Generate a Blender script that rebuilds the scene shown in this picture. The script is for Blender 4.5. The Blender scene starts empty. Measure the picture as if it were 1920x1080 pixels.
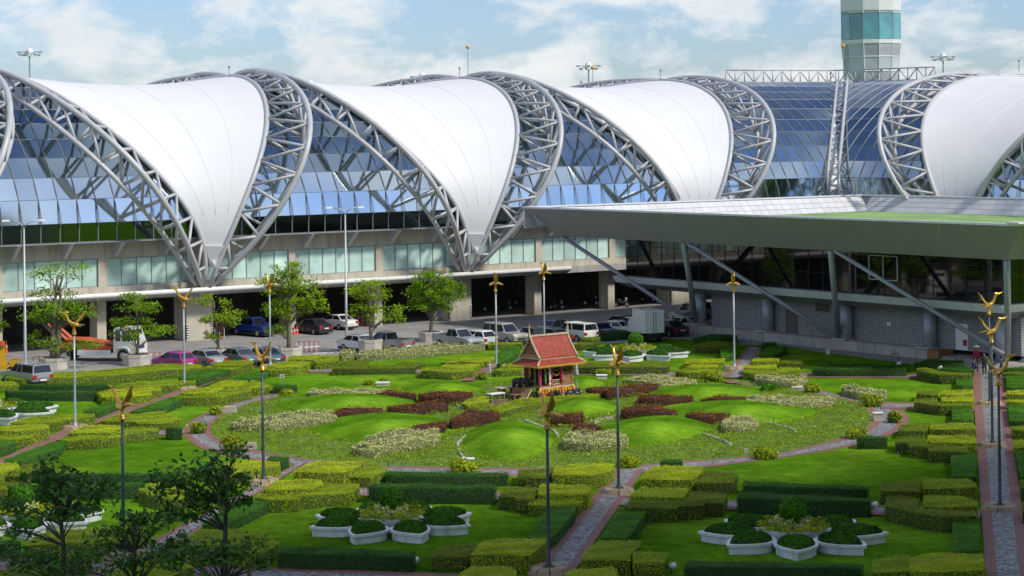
import bpy, math, random
import numpy as np
from math import comb
random.seed(7)
RNG = np.random.default_rng(11)
S = bpy.context.scene
# ------------------------------------------------------------ camera, sky, sun, exposure
F, CH = 3800.0, 18.5                  # focal length in photo pixels, camera height in metres
ROLL = math.radians(0.65)
cam_d = bpy.data.cameras.new('camera'); cam = bpy.data.objects.new('camera', cam_d)
S.collection.objects.link(cam)
cam.location = (0, 0, CH)
from mathutils import Matrix, Vector
cam.matrix_world = Matrix.Translation((0, 0, CH)) @ Matrix.Rotation(math.pi/2, 4, 'X') @ Matrix.Rotation(-ROLL, 4, 'Z')
cam_d.sensor_width = 36; cam_d.lens = F/1920*36
cam_d.shift_y = -(540-258)/1920
cam_d.clip_start = 1; cam_d.clip_end = 20000
S.camera = cam
SUN_EL, SUN_H = math.radians(47), np.array([.86, -.51])
SUN_H = SUN_H/np.linalg.norm(SUN_H)
w = bpy.data.worlds.new('World'); S.world = w; w.use_nodes = True
nt = w.node_tree; nt.nodes.clear()
def N_(t, tree=None, **k):
    n = (tree or nt).nodes.new(t)
    for a, b in k.items(): setattr(n, a, b)
    return n
out = N_('ShaderNodeOutputWorld'); bg = N_('ShaderNodeBackground'); sky = N_('ShaderNodeTexSky')
sky.sky_type = 'NISHITA'; sky.sun_disc = False
sky.sun_elevation = SUN_EL; sky.sun_rotation = math.atan2(SUN_H[0], SUN_H[1])
sky.air_density = 1.0; sky.dust_density = 0.6; sky.ozone_density = 2.0
bg.inputs[1].default_value = 0.15
tc = N_('ShaderNodeTexCoord'); mp = N_('ShaderNodeMapping')
mp.inputs['Scale'].default_value = (1, 1, 2.0); mp.inputs['Location'].default_value = (.37, .1, .03)
n1 = N_('ShaderNodeTexNoise'); n1.inputs['Scale'].default_value = 19; n1.inputs['Detail'].default_value = 9; n1.inputs['Roughness'].default_value = .6
n1.inputs['Distortion'].default_value = .25
cr = N_('ShaderNodeValToRGB'); cr.color_ramp.elements[0].position = .45; cr.color_ramp.elements[1].position = .60
n2 = N_('ShaderNodeTexNoise'); n2.inputs['Scale'].default_value = 26; n2.inputs['Detail'].default_value = 7
cc = N_('ShaderNodeMixRGB'); cc.inputs[1].default_value = (3.5, 3.85, 4.15, 1); cc.inputs[2].default_value = (5.7, 5.7, 5.55, 1)
mx = N_('ShaderNodeMixRGB'); tint = N_('ShaderNodeMixRGB'); tint.blend_type = 'MULTIPLY'; tint.inputs[0].default_value = 1
tint.inputs[2].default_value = (.49, .57, .75, 1)
L_ = nt.links.new
L_(tc.outputs['Generated'], mp.inputs['Vector']); L_(mp.outputs[0], n1.inputs['Vector']); L_(mp.outputs[0], n2.inputs['Vector'])
L_(n1.outputs['Fac'], cr.inputs[0]); L_(n2.outputs['Fac'], cc.inputs[0])
cf = N_('ShaderNodeMath', operation='MULTIPLY'); cf.inputs[1].default_value = .85
L_(cr.outputs[0], cf.inputs[0]); L_(sky.outputs[0], tint.inputs[1]); L_(tint.outputs[0], mx.inputs[1])
L_(cc.outputs[0], mx.inputs[2]); L_(cf.outputs[0], mx.inputs[0]); L_(mx.outputs[0], bg.inputs[0]); L_(bg.outputs[0], out.inputs[0])
sl = bpy.data.lights.new('sun', 'SUN'); sl.energy = 2.9; sl.angle = math.radians(7); sl.color = (1, .95, .86)
so = bpy.data.objects.new('sun', sl); S.collection.objects.link(so)
sd = Vector((SUN_H[0]*math.cos(SUN_EL), SUN_H[1]*math.cos(SUN_EL), math.sin(SUN_EL)))
so.rotation_euler = sd.to_track_quat('Z', 'Y').to_euler(); so.location = (150, -120, 200)
S.view_settings.view_transform = 'Standard'; S.view_settings.look = 'None'
S.view_settings.exposure = 0.33; S.view_settings.gamma = 1
S.cycles.max_bounces = 6; S.cycles.transparent_max_bounces = 8
try: S.cycles.use_denoising = True
except Exception: pass
# ------------------------------------------------------------ picture <-> place
cR, sR = math.cos(ROLL), math.sin(ROLL)
def unroll(x, y):
    du, dv = x-960., y-258.
    return du*cR-dv*sR, du*sR+dv*cR
def G(x, y, z=0.):                    # point at height z seen at photo pixel x, y
    u, v = unroll(x, y); Y = F*(CH-z)/v
    return np.array([u*Y/F, Y, z+0*Y])
def P(x, y, Y):                       # point at distance Y seen at pixel x, y
    u, v = unroll(x, y)
    return np.array([u*Y/F, Y, CH-v*Y/F])
_a = math.atan2(6200-960., F)
AX = np.array([math.sin(_a), math.cos(_a), 0]); NX = np.array([math.cos(_a), -math.sin(_a), 0]); O0 = G(375, 638)
def LW(q):                            # building frame (along, outward, up) -> world
    q = np.asarray(q, float)
    return O0 + q[..., 0:1]*AX + q[..., 1:2]*NX + q[..., 2:3]*np.array([0, 0, 1.])
# ------------------------------------------------------------ materials
MATS = {}
def nodes(m):
    m.use_nodes = True; t = m.node_tree
    return t, t.nodes['Principled BSDF']
def pm(name, col, rough=.6, metal=0., var=.12, scale=2., bump=0., bscale=30., spec=.5, objvar=0., dirt=None):
    if name in MATS: return MATS[name]
    m = bpy.data.materials.new(name); t, b = nodes(m); MATS[name] = m
    b.inputs['Roughness'].default_value = rough; b.inputs['Metallic'].default_value = metal
    b.inputs['Specular IOR Level'].default_value = spec
    L = t.links.new
    co = N_('ShaderNodeTexCoord', t)
    ns = N_('ShaderNodeTexNoise', t); ns.inputs['Scale'].default_value = scale; ns.inputs['Detail'].default_value = 6
    L(co.outputs['Object'], ns.inputs['Vector'])
    mr = N_('ShaderNodeMapRange', t); mr.inputs['From Min'].default_value = .25; mr.inputs['From Max'].default_value = .75
    mr.inputs['To Min'].default_value = 1-var; mr.inputs['To Max'].default_value = 1+var
    L(ns.outputs['Fac'], mr.inputs['Value'])
    c = N_('ShaderNodeMixRGB', t); c.blend_type = 'MULTIPLY'; c.inputs[0].default_value = 1
    c.inputs[1].default_value = (*col, 1); L(mr.outputs[0], c.inputs[2]); last = c.outputs[0]
    if objvar:
        oi = N_('ShaderNodeObjectInfo', t); hs = N_('ShaderNodeMapRange', t)
        hs.inputs['To Min'].default_value = 1-objvar; hs.inputs['To Max'].default_value = 1+objvar
        L(oi.outputs['Random'], hs.inputs['Value'])
        c2 = N_('ShaderNodeMixRGB', t); c2.blend_type = 'MULTIPLY'; c2.inputs[0].default_value = 1
        L(last, c2.inputs[1]); L(hs.outputs[0], c2.inputs[2]); last = c2.outputs[0]
    if dirt:                          # vertical streaks and stains
        mpp = N_('ShaderNodeMapping', t); mpp.inputs['Scale'].default_value = (1.3, 1.3, .12)
        L(co.outputs['Object'], mpp.inputs['Vector'])
        n3 = N_('ShaderNodeTexNoise', t); n3.inputs['Scale'].default_value = 1.6; n3.inputs['Detail'].default_value = 7
        L(mpp.outputs[0], n3.inputs['Vector'])
        rp = N_('ShaderNodeValToRGB', t); rp.color_ramp.elements[0].position = .48; rp.color_ramp.elements[1].position = .72
        L(n3.outputs['Fac'], rp.inputs[0])
        mm = N_('ShaderNodeMath', t, operation='MULTIPLY'); mm.inputs[1].default_value = dirt[3]; L(rp.outputs[0], mm.inputs[0])
        c3 = N_('ShaderNodeMixRGB', t); L(mm.outputs[0], c3.inputs[0]); L(last, c3.inputs[1]); c3.inputs[2].default_value = (*dirt[:3], 1)
        last = c3.outputs[0]
    L(last, b.inputs['Base Color'])
    if bump:
        nb = N_('ShaderNodeTexNoise', t); nb.inputs['Scale'].default_value = bscale; nb.inputs['Detail'].default_value = 4
        L(co.outputs['Object'], nb.inputs['Vector'])
        bp = N_('ShaderNodeBump', t); bp.inputs['Strength'].default_value = bump; bp.inputs['Distance'].default_value = .05
        L(nb.outputs['Fac'], bp.inputs['Height']); L(bp.outputs[0], b.inputs['Normal'])
    return m
def leafm(name, cols, trans=.10, rough=.75, patch=.25):
    if name in MATS: return MATS[name]
    m = bpy.data.materials.new(name); t, b = nodes(m); MATS[name] = m; L = t.links.new
    ge = N_('ShaderNodeNewGeometry', t); rp = N_('ShaderNodeValToRGB', t)
    e = rp.color_ramp.elements; e[0].color = (*cols[0], 1); e[1].color = (*cols[-1], 1); e[1].position = 1
    for i, c in enumerate(cols[1:-1]): k = e.new((i+1)/(len(cols)-1)); k.color = (*c, 1)
    L(ge.outputs['Random Per Island'], rp.inputs[0])
    co = N_('ShaderNodeTexCoord', t); ns = N_('ShaderNodeTexNoise', t); ns.inputs['Scale'].default_value = .8; ns.inputs['Detail'].default_value = 5
    oi = N_('ShaderNodeObjectInfo', t); ad = N_('ShaderNodeVectorMath', t, operation='ADD')
    L(co.outputs['Object'], ad.inputs[0]); L(oi.outputs['Location'], ad.inputs[1]); L(ad.outputs[0], ns.inputs['Vector'])
    mr = N_('ShaderNodeMapRange', t); mr.inputs['From Min'].default_value = .3; mr.inputs['From Max'].default_value = .7
    mr.inputs['To Min'].default_value = 1-patch; mr.inputs['To Max'].default_value = 1+patch
    L(ns.outputs['Fac'], mr.inputs['Value'])
    c = N_('ShaderNodeMixRGB', t); c.blend_type = 'MULTIPLY'; c.inputs[0].default_value = 1
    L(rp.outputs[0], c.inputs[1]); L(mr.outputs[0], c.inputs[2])
    L(c.outputs[0], b.inputs['Base Color']); b.inputs['Roughness'].default_value = rough; b.inputs['Specular IOR Level'].default_value = .08
    tr = N_('ShaderNodeBsdfTranslucent', t); L(c.outputs[0], tr.inputs[0])
    ms = N_('ShaderNodeMixShader', t); ms.inputs[0].default_value = trans
    L(b.outputs[0], ms.inputs[1]); L(tr.outputs[0], ms.inputs[2]); L(ms.outputs[0], t.nodes['Material Output'].inputs[0])
    return m
# ------------------------------------------------------------ mesh building
ROOT = {}
class MB:
    def __init__(s, xf=None): s.v = []; s.f = []; s.m = []; s.xf = xf
    def add(s, vs, fs, m=0):
        o = len(s.v); s.v += [tuple(map(float, p)) for p in vs]
        s.f += [tuple(i+o for i in f) for f in fs]; s.m += [m]*len(fs); return s
    def box(s, x0, x1, y0, y1, z0, z1, m=0):
        return s.add([(x0,y0,z0),(x1,y0,z0),(x1,y1,z0),(x0,y1,z0),(x0,y0,z1),(x1,y0,z1),(x1,y1,z1),(x0,y1,z1)],
                     [(0,3,2,1),(4,5,6,7),(0,1,5,4),(1,2,6,5),(2,3,7,6),(3,0,4,7)], m)
    def hexa(s, b, t, m=0):          # 4 bottom, 4 top points
        return s.add(list(b)+list(t), [(0,3,2,1),(4,5,6,7),(0,1,5,4),(1,2,6,5),(2,3,7,6),(3,0,4,7)], m)
    def prism(s, poly, z0, z1, m=0, taper=1.):
        n = len(poly); c = np.mean(np.array(poly)[:, :2], 0)
        a = [(p[0], p[1], z0) for p in poly]; b = [(c[0]+(p[0]-c[0])*taper, c[1]+(p[1]-c[1])*taper, z1) for p in poly]
        return s.add(a+b, [tuple(range(n))[::-1], tuple(range(n, 2*n))]+[(i, (i+1) % n, n+(i+1) % n, n+i) for i in range(n)], m)
    def path(s, pts, r, n=8, m=0, cap=True):
        pts = [np.array(p, float) for p in pts]; k = len(pts)
        if np.isscalar(r): r = [r]*k
        ref = None; vs = []
        for i, p in enumerate(pts):
            d = pts[min(i+1, k-1)]-pts[max(i-1, 0)]; d = d/(np.linalg.norm(d)+1e-9)
            if ref is None: ref = np.array([0, 0, 1.]) if abs(d[2]) < .9 else np.array([1., 0, 0])
            a = np.cross(d, ref); a /= np.linalg.norm(a)+1e-9; b = np.cross(d, a); ref = -b if False else np.cross(a, d)
            for j in range(n):
                t = 2*math.pi*j/n; vs.append(p+r[i]*(math.cos(t)*a+math.sin(t)*b))
        fs = [(i*n+j, i*n+(j+1) % n, (i+1)*n+(j+1) % n, (i+1)*n+j) for i in range(k-1) for j in range(n)]
        if cap: fs += [tuple(range(n))[::-1], tuple(range((k-1)*n, k*n))]
        return s.add(vs, fs, m)
    def lathe(s, prof, c=(0, 0, 0), n=16, m=0):
        vs = [(c[0]+r*math.cos(2*math.pi*j/n), c[1]+r*math.sin(2*math.pi*j/n), c[2]+z) for r, z in prof for j in range(n)]
        k = len(prof)
        fs = [(i*n+j, i*n+(j+1) % n, (i+1)*n+(j+1) % n, (i+1)*n+j) for i in range(k-1) for j in range(n)]
        fs += [tuple(range(n))[::-1], tuple(range((k-1)*n, k*n))]
        return s.add(vs, fs, m)
    def ell(s, c, r, nu=12, nv=8, m=0, R=None):
        vs = []; c = np.array(c, float)
        for i in range(nv+1):
            ph = math.pi*i/nv
            for j in range(nu):
                t = 2*math.pi*j/nu
                q = np.array([r[0]*math.sin(ph)*math.cos(t), r[1]*math.sin(ph)*math.sin(t), -r[2]*math.cos(ph)])
                vs.append(c+(R @ q if R is not None else q))
        fs = [(i*nu+j, i*nu+(j+1) % nu, (i+1)*nu+(j+1) % nu, (i+1)*nu+j) for i in range(nv) for j in range(nu)]
        return s.add(vs, fs, m)
    def loft(s, rings, m=0, cap=True, closed=True):
        n = len(rings[0]); vs = [p for r in rings for p in r]; k = len(rings)
        J = n if closed else n-1
        fs = [(i*n+j, i*n+(j+1) % n, (i+1)*n+(j+1) % n, (i+1)*n+j) for i in range(k-1) for j in range(J)]
        if cap and closed: fs += [tuple(range(n))[::-1], tuple(range((k-1)*n, k*n))]
        return s.add(vs, fs, m)
    def obj(s, name, mats, parent=None, smooth=False, **props):
        v = np.array(s.v, float)
        if s.xf is not None: v = s.xf(v)
        return mkobj(name, v, s.f, mats, parent, smooth, s.m, **props)
def mkobj(name, v, f, mats, parent=None, smooth=False, mi=None, center=True, **props):
    v = np.asarray(v, float)
    if parent is not None: o0 = np.array(ROOT[parent.name])
    elif center and len(v): o0 = np.array([(v[:, 0].min()+v[:, 0].max())/2, (v[:, 1].min()+v[:, 1].max())/2, v[:, 2].min()])
    else: o0 = np.zeros(3)
    me = bpy.data.meshes.new(name); me.from_pydata((v-o0).tolist(), [], f)
    if not isinstance(mats, (list, tuple)): mats = [mats]
    for m in mats: me.materials.append(m)
    if mi is not None and len(mats) > 1: me.polygons.foreach_set('material_index', np.array(mi, np.int32))
    if smooth: me.polygons.foreach_set('use_smooth', np.ones(len(me.polygons), bool))
    me.update()
    o = bpy.data.objects.new(name, me); S.collection.objects.link(o)
    ROOT[o.name] = tuple(o0)
    if parent is not None: o.parent = parent
    else: o.location = o0
    for k, val in props.items():
        if val is not None: o[k] = val
    return o
def thing(name, label, cat, loc=(0, 0, 0), group=None, rz=0., parent=None, **kw):
    o = bpy.data.objects.new(name, None); S.collection.objects.link(o); o.empty_display_size = .3
    if parent is None:
        o.location = loc; o.rotation_euler = (0, 0, rz); ROOT[o.name] = tuple(loc)
    else: o.parent = parent; ROOT[o.name] = ROOT[parent.name]
    if label: o['label'] = label
    if cat: o['category'] = cat
    if group: o['group'] = group
    for k, v in kw.items(): o[k] = v
    return o
def localthing(*a, **k):             # parts are given in the thing's own coordinates
    o = thing(*a, **k); ROOT[o.name] = (0, 0, 0); return o
def dup(o, loc, rz, label=None, swap=None):
    def cp(x, par):
        c = x.copy(); S.collection.objects.link(c); ROOT[c.name] = ROOT.get(x.name, (0, 0, 0))
        if par is not None: c.parent = par
        for h in list(KIDS.get(x.name, x.children)): cp(h, c)
        return c
    KIDS = {}
    allo = [o]+list(o.children_recursive)
    for q in allo: KIDS[q.name] = list(q.children)
    r = cp(o, None); r.location = loc; r.rotation_euler = (0, 0, rz)
    if label: r['label'] = label
    return r
# fast leaf meshes: rhombus leaves at points with normals
def quads(pts, nrm, size, aspect=1.6, rng=RNG, tilt=.6):
    n = len(pts); nn = nrm+rng.normal(0, tilt, (n, 3)); nn /= np.linalg.norm(nn, axis=1, keepdims=True)+1e-9
    r = rng.normal(0, 1, (n, 3)); a = np.cross(nn, r); a /= np.linalg.norm(a, axis=1, keepdims=True)+1e-9; b = np.cross(nn, a)
    sz = (size*rng.uniform(.65, 1.25, n))[:, None]; h = sz*.5; wd = sz*.5/aspect
    V = np.stack([pts-a*h, pts-b*wd, pts+a*h, pts+b*wd], 1).reshape(-1, 3)
    return V
def leafobj(name, V, mat, parent=None, base=None, basemat=None, topmat=None, **props):
    """V: quads (4 verts each); base: (verts, faces) of a solid body"""
    nq = len(V)//4
    bv, bf = base if base is not None else (np.zeros((0, 3)), [])
    allv = np.concatenate([V, np.asarray(bv, float).reshape(-1, 3)])
    if parent is not None: o0 = np.array(ROOT[parent.name])
    else: o0 = np.array([(allv[:, 0].min()+allv[:, 0].max())/2, (allv[:, 1].min()+allv[:, 1].max())/2, max(0, allv[:, 2].min())])
    allv = (allv-o0).astype(np.float32)
    me = bpy.data.meshes.new(name)
    tot = [4]*nq+[len(f) for f in bf]; idx = np.concatenate([np.arange(nq*4)]+[np.array(f)+nq*4 for f in bf]).astype(np.int32)
    me.vertices.add(len(allv)); me.vertices.foreach_set('co', allv.ravel())
    me.loops.add(len(idx)); me.loops.foreach_set('vertex_index', idx)
    me.polygons.add(len(tot)); st = np.concatenate([[0], np.cumsum(tot)[:-1]]).astype(np.int32)
    me.polygons.foreach_set('loop_start', st)
    me.materials.append(mat); me.materials.append(basemat or mat)
    mi = np.zeros(len(tot), np.int32); mi[nq:] = 1
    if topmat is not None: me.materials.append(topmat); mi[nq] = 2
    me.polygons.foreach_set('material_index', mi)
    me.update(calc_edges=True); me.validate()
    o = bpy.data.objects.new(name, me); S.collection.objects.link(o); ROOT[o.name] = tuple(o0)
    if parent is not None: o.parent = parent
    else: o.location = o0
    for k, v in props.items():
        if v is not None: o[k] = v
    return o
def inpoly(pts, poly):
    x, y = pts[:, 0], pts[:, 1]; r = np.zeros(len(pts), bool); n = len(poly)
    for i in range(n):
        x1, y1 = poly[i][0], poly[i][1]; x2, y2 = poly[(i+1) % n][0], poly[(i+1) % n][1]
        c = ((y1 > y) != (y2 > y)) & (x < (x2-x1)*(y-y1)/((y2-y1)+1e-12)+x1); r ^= c
    return r
def parea(p):
    p = np.asarray(p); return .5*np.sum(p[:, 0]*np.roll(p[:, 1], -1)-np.roll(p[:, 0], -1)*p[:, 1])
def sample(poly, n, rng=RNG):
    p = np.asarray(poly)[:, :2]; lo, hi = p.min(0), p.max(0); outp = []
    frac = max(.05, abs(parea(p))/max(1e-6, np.prod(hi-lo)))
    q = rng.uniform(lo, hi, (int(n/frac*1.05)+8, 2)); q = q[inpoly(q, p)]
    return q[:n]
# ------------------------------------------------------------ ground, paths, car park
def grass_mat(name, c1, c2, c3):
    m = bpy.data.materials.new(name); t, b = nodes(m); L = t.links.new
    co = N_('ShaderNodeTexCoord', t)
    a = N_('ShaderNodeTexNoise', t); a.inputs['Scale'].default_value = .12; a.inputs['Detail'].default_value = 6
    d = N_('ShaderNodeTexNoise', t); d.inputs['Scale'].default_value = 9; d.inputs['Detail'].default_value = 8; d.inputs['Roughness'].default_value = .75
    mp = N_('ShaderNodeMapping', t); mp.inputs['Scale'].default_value = (.5, 3, 1); mp.inputs['Rotation'].default_value = (0, 0, -.2)
    e = N_('ShaderNodeTexNoise', t); e.inputs['Scale'].default_value = .55; e.inputs['Detail'].default_value = 5
    L(co.outputs['Object'], a.inputs['Vector']); L(co.outputs['Object'], d.inputs['Vector']); L(co.outputs['Object'], mp.inputs['Vector']); L(mp.outputs[0], e.inputs['Vector'])
    r1 = N_('ShaderNodeValToRGB', t); q = r1.color_ramp.elements; q[0].position = .34; q[1].position = .66
    q[0].color = (*c1, 1); q[1].color = (*c3, 1); k = q.new(.52); k.color = (*c2, 1)
    s1 = N_('ShaderNodeMath', t, operation='MULTIPLY_ADD'); s1.inputs[1].default_value = .55
    L(d.outputs['Fac'], s1.inputs[0])
    s2 = N_('ShaderNodeMath', t, operation='MULTIPLY_ADD'); s2.inputs[1].default_value = .35; L(a.outputs['Fac'], s2.inputs[0])
    s3 = N_('ShaderNodeMath', t, operation='MULTIPLY'); s3.inputs[1].default_value = .15; L(e.outputs['Fac'], s3.inputs[0])
    L(s3.outputs[0], s2.inputs[2]); L(s2.outputs[0], s1.inputs[2]); L(s1.outputs[0], r1.inputs[0])
    last = r1.outputs[0]
    for sc_, lo_, hi_, mpv in ((.22, .70, 1.25, None), (1.1, .80, 1.18, None), (3.4, .78, 1.2, (.6, 2.2, 1)), (.06, .82, 1.15, None)):
        nn_ = N_('ShaderNodeTexNoise', t); nn_.inputs['Scale'].default_value = sc_; nn_.inputs['Detail'].default_value = 5
        if mpv:
            m2_ = N_('ShaderNodeMapping', t); m2_.inputs['Scale'].default_value = mpv; m2_.inputs['Rotation'].default_value = (0, 0, .5); L(co.outputs['Object'], m2_.inputs['Vector']); L(m2_.outputs[0], nn_.inputs['Vector'])
        else: L(co.outputs['Object'], nn_.inputs['Vector'])
        mr_ = N_('ShaderNodeMapRange', t); mr_.inputs['From Min'].default_value = .32; mr_.inputs['From Max'].default_value = .68; mr_.inputs['To Min'].default_value = lo_; mr_.inputs['To Max'].default_value = hi_
        L(nn_.outputs['Fac'], mr_.inputs['Value']); mm_ = N_('ShaderNodeMixRGB', t); mm_.blend_type = 'MULTIPLY'; mm_.inputs[0].default_value = 1
        L(last, mm_.inputs[1]); L(mr_.outputs[0], mm_.inputs[2]); last = mm_.outputs[0]
    L(last, b.inputs['Base Color']); b.inputs['Roughness'].default_value = 1.; b.inputs['Specular IOR Level'].default_value = .0
    bp = N_('ShaderNodeBump', t); bp.inputs['Strength'].default_value = .9; bp.inputs['Distance'].default_value = .06
    dd = N_('ShaderNodeTexNoise', t); dd.inputs['Scale'].default_value = 16; dd.inputs['Detail'].default_value = 5
    L(co.outputs['Object'], dd.inputs['Vector']); L(dd.outputs['Fac'], bp.inputs['Height']); L(bp.outputs[0], b.inputs['Normal'])
    return m
M_LAWN = grass_mat('lawn', (.052, .150, .006), (.098, .225, .010), (.185, .285, .022))
M_ASPH = pm('asphalt', (.27, .26, .245), .85, var=.22, scale=.35, bump=.2, dirt=(.16, .155, .145, .5))
M_CONC = pm('concrete', (.52, .475, .38), .85, var=.16, scale=.9, bump=.15, dirt=(.25, .20, .13, .55))
M_CONCG = pm('grey_concrete', (.40, .39, .36), .85, var=.15, scale=1.2, bump=.15, dirt=(.18, .16, .13, .5))
M_BRICK = bpy.data.materials.new('brick_paving')
t, b = nodes(M_BRICK); L = t.links.new
co = N_('ShaderNodeTexCoord', t); mp = N_('ShaderNodeMapping', t); mp.inputs['Rotation'].default_value = (0, 0, .23)
bt = N_('ShaderNodeTexBrick', t); bt.inputs['Scale'].default_value = 2.2; bt.inputs['Color1'].default_value = (.33, .145, .115, 1); bt.inputs['Color2'].default_value = (.25, .11, .09, 1)
bt.inputs['Mortar'].default_value = (.12, .07, .06, 1); bt.inputs['Mortar Size'].default_value = .04
ns = N_('ShaderNodeTexNoise', t); ns.inputs['Scale'].default_value = 1.2; ns.inputs['Detail'].default_value = 7
mr = N_('ShaderNodeMapRange', t); mr.inputs['To Min'].default_value = .65; mr.inputs['To Max'].default_value = 1.35
ml = N_('ShaderNodeMixRGB', t); ml.blend_type = 'MULTIPLY'; ml.inputs[0].default_value = 1
L(co.outputs['Object'], mp.inputs[0]); L(mp.outputs[0], bt.inputs['Vector']); L(co.outputs['Object'], ns.inputs['Vector']); L(ns.outputs['Fac'], mr.inputs['Value'])
L(bt.outputs[0], ml.inputs[1]); L(mr.outputs[0], ml.inputs[2]); L(ml.outputs[0], b.inputs['Base Color']); b.inputs['Roughness'].default_value = .8
M_GRAV = bpy.data.materials.new('grey_pebbles')
t, b = nodes(M_GRAV); L = t.links.new
co = N_('ShaderNodeTexCoord', t); vo = N_('ShaderNodeTexVoronoi', t); vo.inputs['Scale'].default_value = 7.5
rp = N_('ShaderNodeValToRGB', t); q = rp.color_ramp.elements; q[0].color = (.06, .062, .065, 1); q[1].color = (.34, .335, .325, 1)
hs = N_('ShaderNodeSeparateColor', t); L(co.outputs['Object'], vo.inputs['Vector']); L(vo.outputs['Color'], hs.inputs[0]); L(hs.outputs[0], rp.inputs[0]); L(rp.outputs[0], b.inputs['Base Color'])
bp = N_('ShaderNodeBump', t); bp.inputs['Strength'].default_value = 1; bp.inputs['Distance'].default_value = .05; bp.invert = True
L(vo.outputs['Distance'], bp.inputs['Height']); L(bp.outputs[0], b.inputs['Normal']); b.inputs['Roughness'].default_value = .7
def sheet(name, polys, z, m, kind='structure', **kw):
    v, f = [], []
    for p in polys:
        p = np.asarray(p)
        if parea(p[:, :2]) < 0: p = p[::-1]
        f.append(tuple(range(len(v), len(v)+len(p)))); v += [(q[0], q[1], z) for q in p]
    return mkobj(name, v, f, m, center=False, kind=kind, **kw)
def pix(s): return [tuple(float(a) for a in q.split(',')) for q in s.split()]
R_ = 3000
sheet('ground', [[(-R_, -R_), (R_, -R_), (R_, R_), (-R_, R_)]], 0, M_LAWN)
# car park, service road beside the pavilion
def lw2(s, n): return LW(np.array([[s, n, 0]]))[0]
near = [G(x, y) for x, y in pix('-500,735 0,700 150,697 390,686 640,672 720,668 1000,645 1180,643 1250,634')]
road = near+[lw2(60, 24), lw2(90, -60), lw2(-90, -60), lw2(-70, 20)]
sheet('car_park_asphalt', [road], .006, M_ASPH)
sheet('service_road', [[G(1245,634), G(1330,640), G(1385,646), lw2(37.5, 38), lw2(37.5, 20)], [G(1385,646), G(1475,649), G(1527,659), lw2(37.5, 50), lw2(37.5, 38)], [G(1527,659), G(1712,683), G(1790,690), G(1822,697), G(1920,706), lw2(37.5, 80), lw2(37.5, 50)]], .009, M_ASPH)
M_PAINT = pm('road_paint', (.72, .72, .70), .7, var=.2, scale=3)
def quadpx(pts, z): return [G(x, y, z) for x, y in pts]
for k, pts in enumerate([[(570,650),(600,648),(600,650.5),(570,652.5)], [(158,681),(183,679),(184,681),(159,683)], [(300,672),(330,670),(330,672),(300,674)]]):
    sheet('lane_marking', [quadpx(pts, .01)], .011, M_PAINT)
zb = []
for k in range(7):
    a = k/7; x = 585+a*100
    zb.append(quadpx([(x, 664-a*5), (x+9, 663.5-a*5), (x+21, 660-a*5), (x+13, 660.5-a*5)], .01))
sheet('zebra_crossing', zb, .011, M_PAINT)
# terrace paving where the right path meets the pavilion
M_PAVE = pm('terrace_paving', (.34, .31, .28), .85, var=.15, scale=.8, bump=.1)
# garden paths: brick borders and pebble middles built from edge lines
def ring(outer, inner, name='circle_path'):
    def res(pl, n):
        p = np.array([G(*q)[:2] for q in pl]); d = np.r_[0, np.cumsum(np.linalg.norm(np.diff(p, axis=0), axis=1))]; s = np.linspace(0, d[-1], n)
        return np.stack([np.interp(s, d, p[:, 0]), np.interp(s, d, p[:, 1])], 1)
    n = 120; o = res(outer, n); 
    ii = np.array([G(*q)[:2] for q in inner]); dd = np.r_[0, np.cumsum(np.linalg.norm(np.diff(ii, axis=0), axis=1))]
    s = np.linspace(0, dd[-1], 900); fine = np.stack([np.interp(s, dd, ii[:, 0]), np.interp(s, dd, ii[:, 1])], 1)
    i = np.array([fine[np.argmin(((fine-q)**2).sum(1))] for q in o])
    for k in range(3): o[1:-1] = (o[:-2]+2*o[1:-1]+o[2:])/4; i[1:-1] = (i[:-2]+2*i[1:-1]+i[2:])/4
    def strip(a, b): return [[o[k]*(1-a)+i[k]*a, o[k]*(1-b)+i[k]*b, o[k+1]*(1-b)+i[k+1]*b, o[k+1]*(1-a)+i[k+1]*a] for k in range(n-1)]
    return strip(0, .27)+strip(.76, 1), strip(.27, .76), o, i
OUT = pix('521,738 467,745 433,757 387,773 352,792 341,803 345,818 356,829 387,846 430,856 494,866 573,876 704,885 835,891 971,894 1100,892 1208,886 1321,877 1417,865 1513,852 1607,835 1667,818 1694,804 1707,789 1704,778 1687,767 1658,756 1606,746 1540,733 1506,725 1454,719 1392,716')
INN = pix('521,745 496,750 467,757 447,768 417,781 398,793 394,806 399,818 415,829 460,840 500,849 547,858 620,866 704,873 835,877 971,878 1100,877 1204,872 1283,865 1397,857 1463,850 1577,823 1623,804 1636,793 1634,778 1622,765 1604,757 1579,747 1523,740 1481,730 1430,724 1392,722')
bk, gv, ROUT, RINN = ring(OUT, INN)
def straight(l0, l1, r0, r1, fr=.25):
    a0, a1, b0, b1 = [G(*q)[:2] for q in (l0, l1, r0, r1)]
    f = lambda t, e: (a0*(1-e)+b0*e)*(1-t)+(a1*(1-e)+b1*e)*t
    return [[f(0, 0), f(1, 0), f(1, fr), f(0, fr)], [f(0, 1-fr), f(1, 1-fr), f(1, 1), f(0, 1)]], [[f(0, fr), f(1, fr), f(1, 1-fr), f(0, 1-fr)]]
bricks, gravel, PATHS = [], [], []
for args in [((1154,882),(985,1093),(1208,881),(1064,1093)), ((556,871),(160,1084),(576,868),(212,1100)),
             ((1822,692),(1849,1095),(1880,692),(1936,1095))]:
    a, c = straight(*args); bricks += a; gravel += c; PATHS += [('brick_path', a, M_BRICK), ('pebble_path', c, M_GRAV)]
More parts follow.
